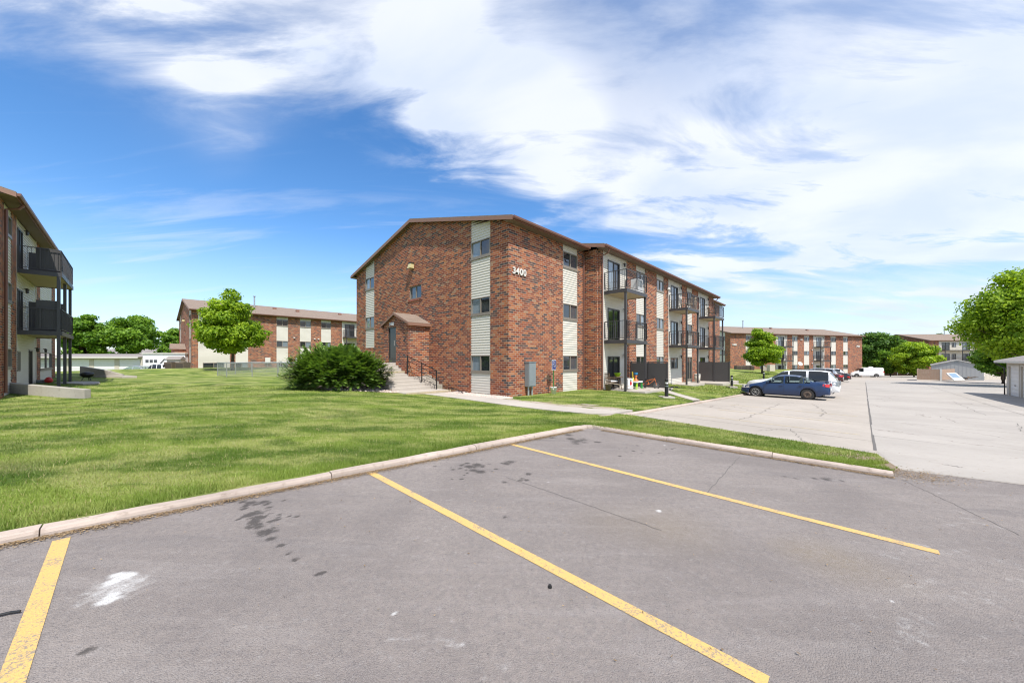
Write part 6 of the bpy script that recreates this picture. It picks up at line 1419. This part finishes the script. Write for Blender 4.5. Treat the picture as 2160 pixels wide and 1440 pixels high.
e = empty('bed_panel', XY(2010, 49, -1.22), R(12), 'discarded white framed panel with blue cloth leaning by the enclosure', 'panel'); 
m = MB(); m.hexa([(-1.3, -.75, .0), (.75, -.75, .02), (1.55, .55, .92), (-.25, .55, .90)], [(-1.3, -.80, .10), (.75, -.80, .12), (1.55, .50, 1.02), (-.25, .50, 1.0)]); m.build('frame', 'white_trim', e)
m = MB(); m.hexa([(-1.0, -.68, .14), (.55, -.68, .16), (1.15, .36, .93), (-.12, .36, .92)], [(-1.0, -.69, .16), (.55, -.69, .18), (1.15, .35, .95), (-.12, .35, .94)]); m.build('cloth', 'blue_cloth', e)
e = empty('junk_boards', XY(2040, 50.5, -1.22), 0, 'broken boards and dark cushions heaped beside the leaning panel', 'rubbish'); m = MB()
for k in range(6): a = k*.9; m.bar((-.6 + .25*k, -.3 + .1*k, .1 + .05*k), (.2 + .2*k, .3*math.sin(a), .25 + .1*(k % 3)), .16, .05)
m.build('boards', 'wicker', e); m = MB(); m.box(-.9, -.1, -.2, .4, .05, .35); m.build('cushion', 'black', e, bevel=.08)
def garage_right():
    c = Vector((36.1, 26.3, -.93)); e = empty('garage', c, RZE1, 'cream garage with white roll doors cut by the right edge', 'garage')
    # local x runs away from the camera along the lot; the building stands at negative y
    L_ = 14.0; W_ = 7.0; H_ = 2.42
    m = MB(); doors = [(-2.75, -.55), (-5.35, -3.15), (-7.95, -5.75), (-10.55, -8.35)]
    P = lambda s, z, d: (s, -d, z)
    wall(m, P, -L_, 0, -.4, H_ + .12, [(a, b, -.5, 2.12) for a, b in doors], .15)
    m.box(-.15, 0, -W_, -.15, -.4, H_); m.box(-L_, -.15, -W_, -W_ + .15, -.4, H_); m.prism([(-.15, 0, H_ + .12), (-.15, -W_, H_ + .12), (-.15, -W_/2, H_ + 1.1)], (.15, 0, 0))
    m.build('wall', 'beige_paint', e)
    for a, b in doors:
        d = MB(); d.box(a, b, -.12, -.07, -.05, 2.12); do = d.build('garage_door', 'white_paint', e); g = MB()
        for j in range(1, 8): g.box(a, b, -.069, -.055, j*.27 - .012, j*.27 + .012)
        g.build('rib', 'white_trim', do); t = MB(); t.box(a - .1, a, .001, .03, -.05, 2.2); t.box(b, b + .1, .001, .03, -.05, 2.2); t.box(a, b, .001, .03, 2.121, 2.22); t.build('door_frame', 'white_trim', e)
        h = MB(); h.box((a+b)/2 - .06, (a+b)/2 + .06, -.054, -.03, .75, .82); h.build('door_handle', 'dark_frame', do)
    r = MB()
    for s in (0, 1):
        y0, y1 = (.5, -W_/2) if s == 0 else (-W_ - .5, -W_/2); r.prism([(-L_ - .4, y0, H_ + .0), (-L_ - .4, y1, H_ + 1.12), (-L_ - .4, y1, H_ + 1.2), (-L_ - .4, y0, H_ + .08)], (L_ + .65, 0, 0))
    r.build('roof', 'roof_grey', e)
    f = MB(); f.box(-L_ - .4, .25, .5, .53, H_ - .06, H_ + .09); f.prism([(.25, .5, H_ - .06), (.25, -W_/2, H_ + 1.04), (.25, -W_/2, H_ + 1.2), (.25, .5, H_ + .1)], (.021, 0, 0)); f.build('fascia', 'white_trim', e)
    d = MB(); d.tube([(.25, .5, H_ - .05), (.2, .3, H_ - .25), (.08, .08, H_ - .45), (.08, .07, 0.0), (.15, .35, -.05)], .045, 6); d.build('downpipe', 'dark_frame', e)
garage_right()
e = empty('fence_rail', XY(1555, 62, -.3), 0, 'sloping pale concrete stoop edge by the condenser units', 'low wall'); m = MB(); m.prism([(4.3, 0, .0), (5.6, 0, .0), (5.6, 0, .25), (4.3, 0, .95)], (0, .15, 0)); m.build('edge', 'path_concrete', e)
# small things on the asphalt
q = onlot(20, 1298); e = empty('wiper_blade', (q.x, q.y, PZ(q.x, q.y) + .006), R(28), 'thin black rubber strip lying left of the yellow line', 'rubber strip'); m = MB(); m.tube([(-.30, 0, .008), (0, .008, .01), (.045, 0, .008)], [.006, .008, .007], 6); m.build('strip', 'black', e)
q = onlot(1160, 1239); e = empty('bottle_cap', (q.x, q.y, PZ(q.x, q.y) + .004), 0, 'tiny black cap lying on the asphalt between the lines', 'cap'); m = MB(); m.lathe([(0, .018), (.012, .018), (.016, .0), (.013, .0)], 10); m.build('cap', 'black', e)
e = empty('sign_post', XY(1893, 88, -2.2), 0, 'thin far sign post with pale plate under the trees', 'sign'); m = MB(); m.box(-.04, .04, -.04, .04, 0, 2.2); m.build('post', 'galv', e); m = MB(); m.box(-.25, .25, -.07, -.05, 1.7, 2.3); m.build('plate', 'metal_grey', e)
van.scale = (.93, .95, .93)
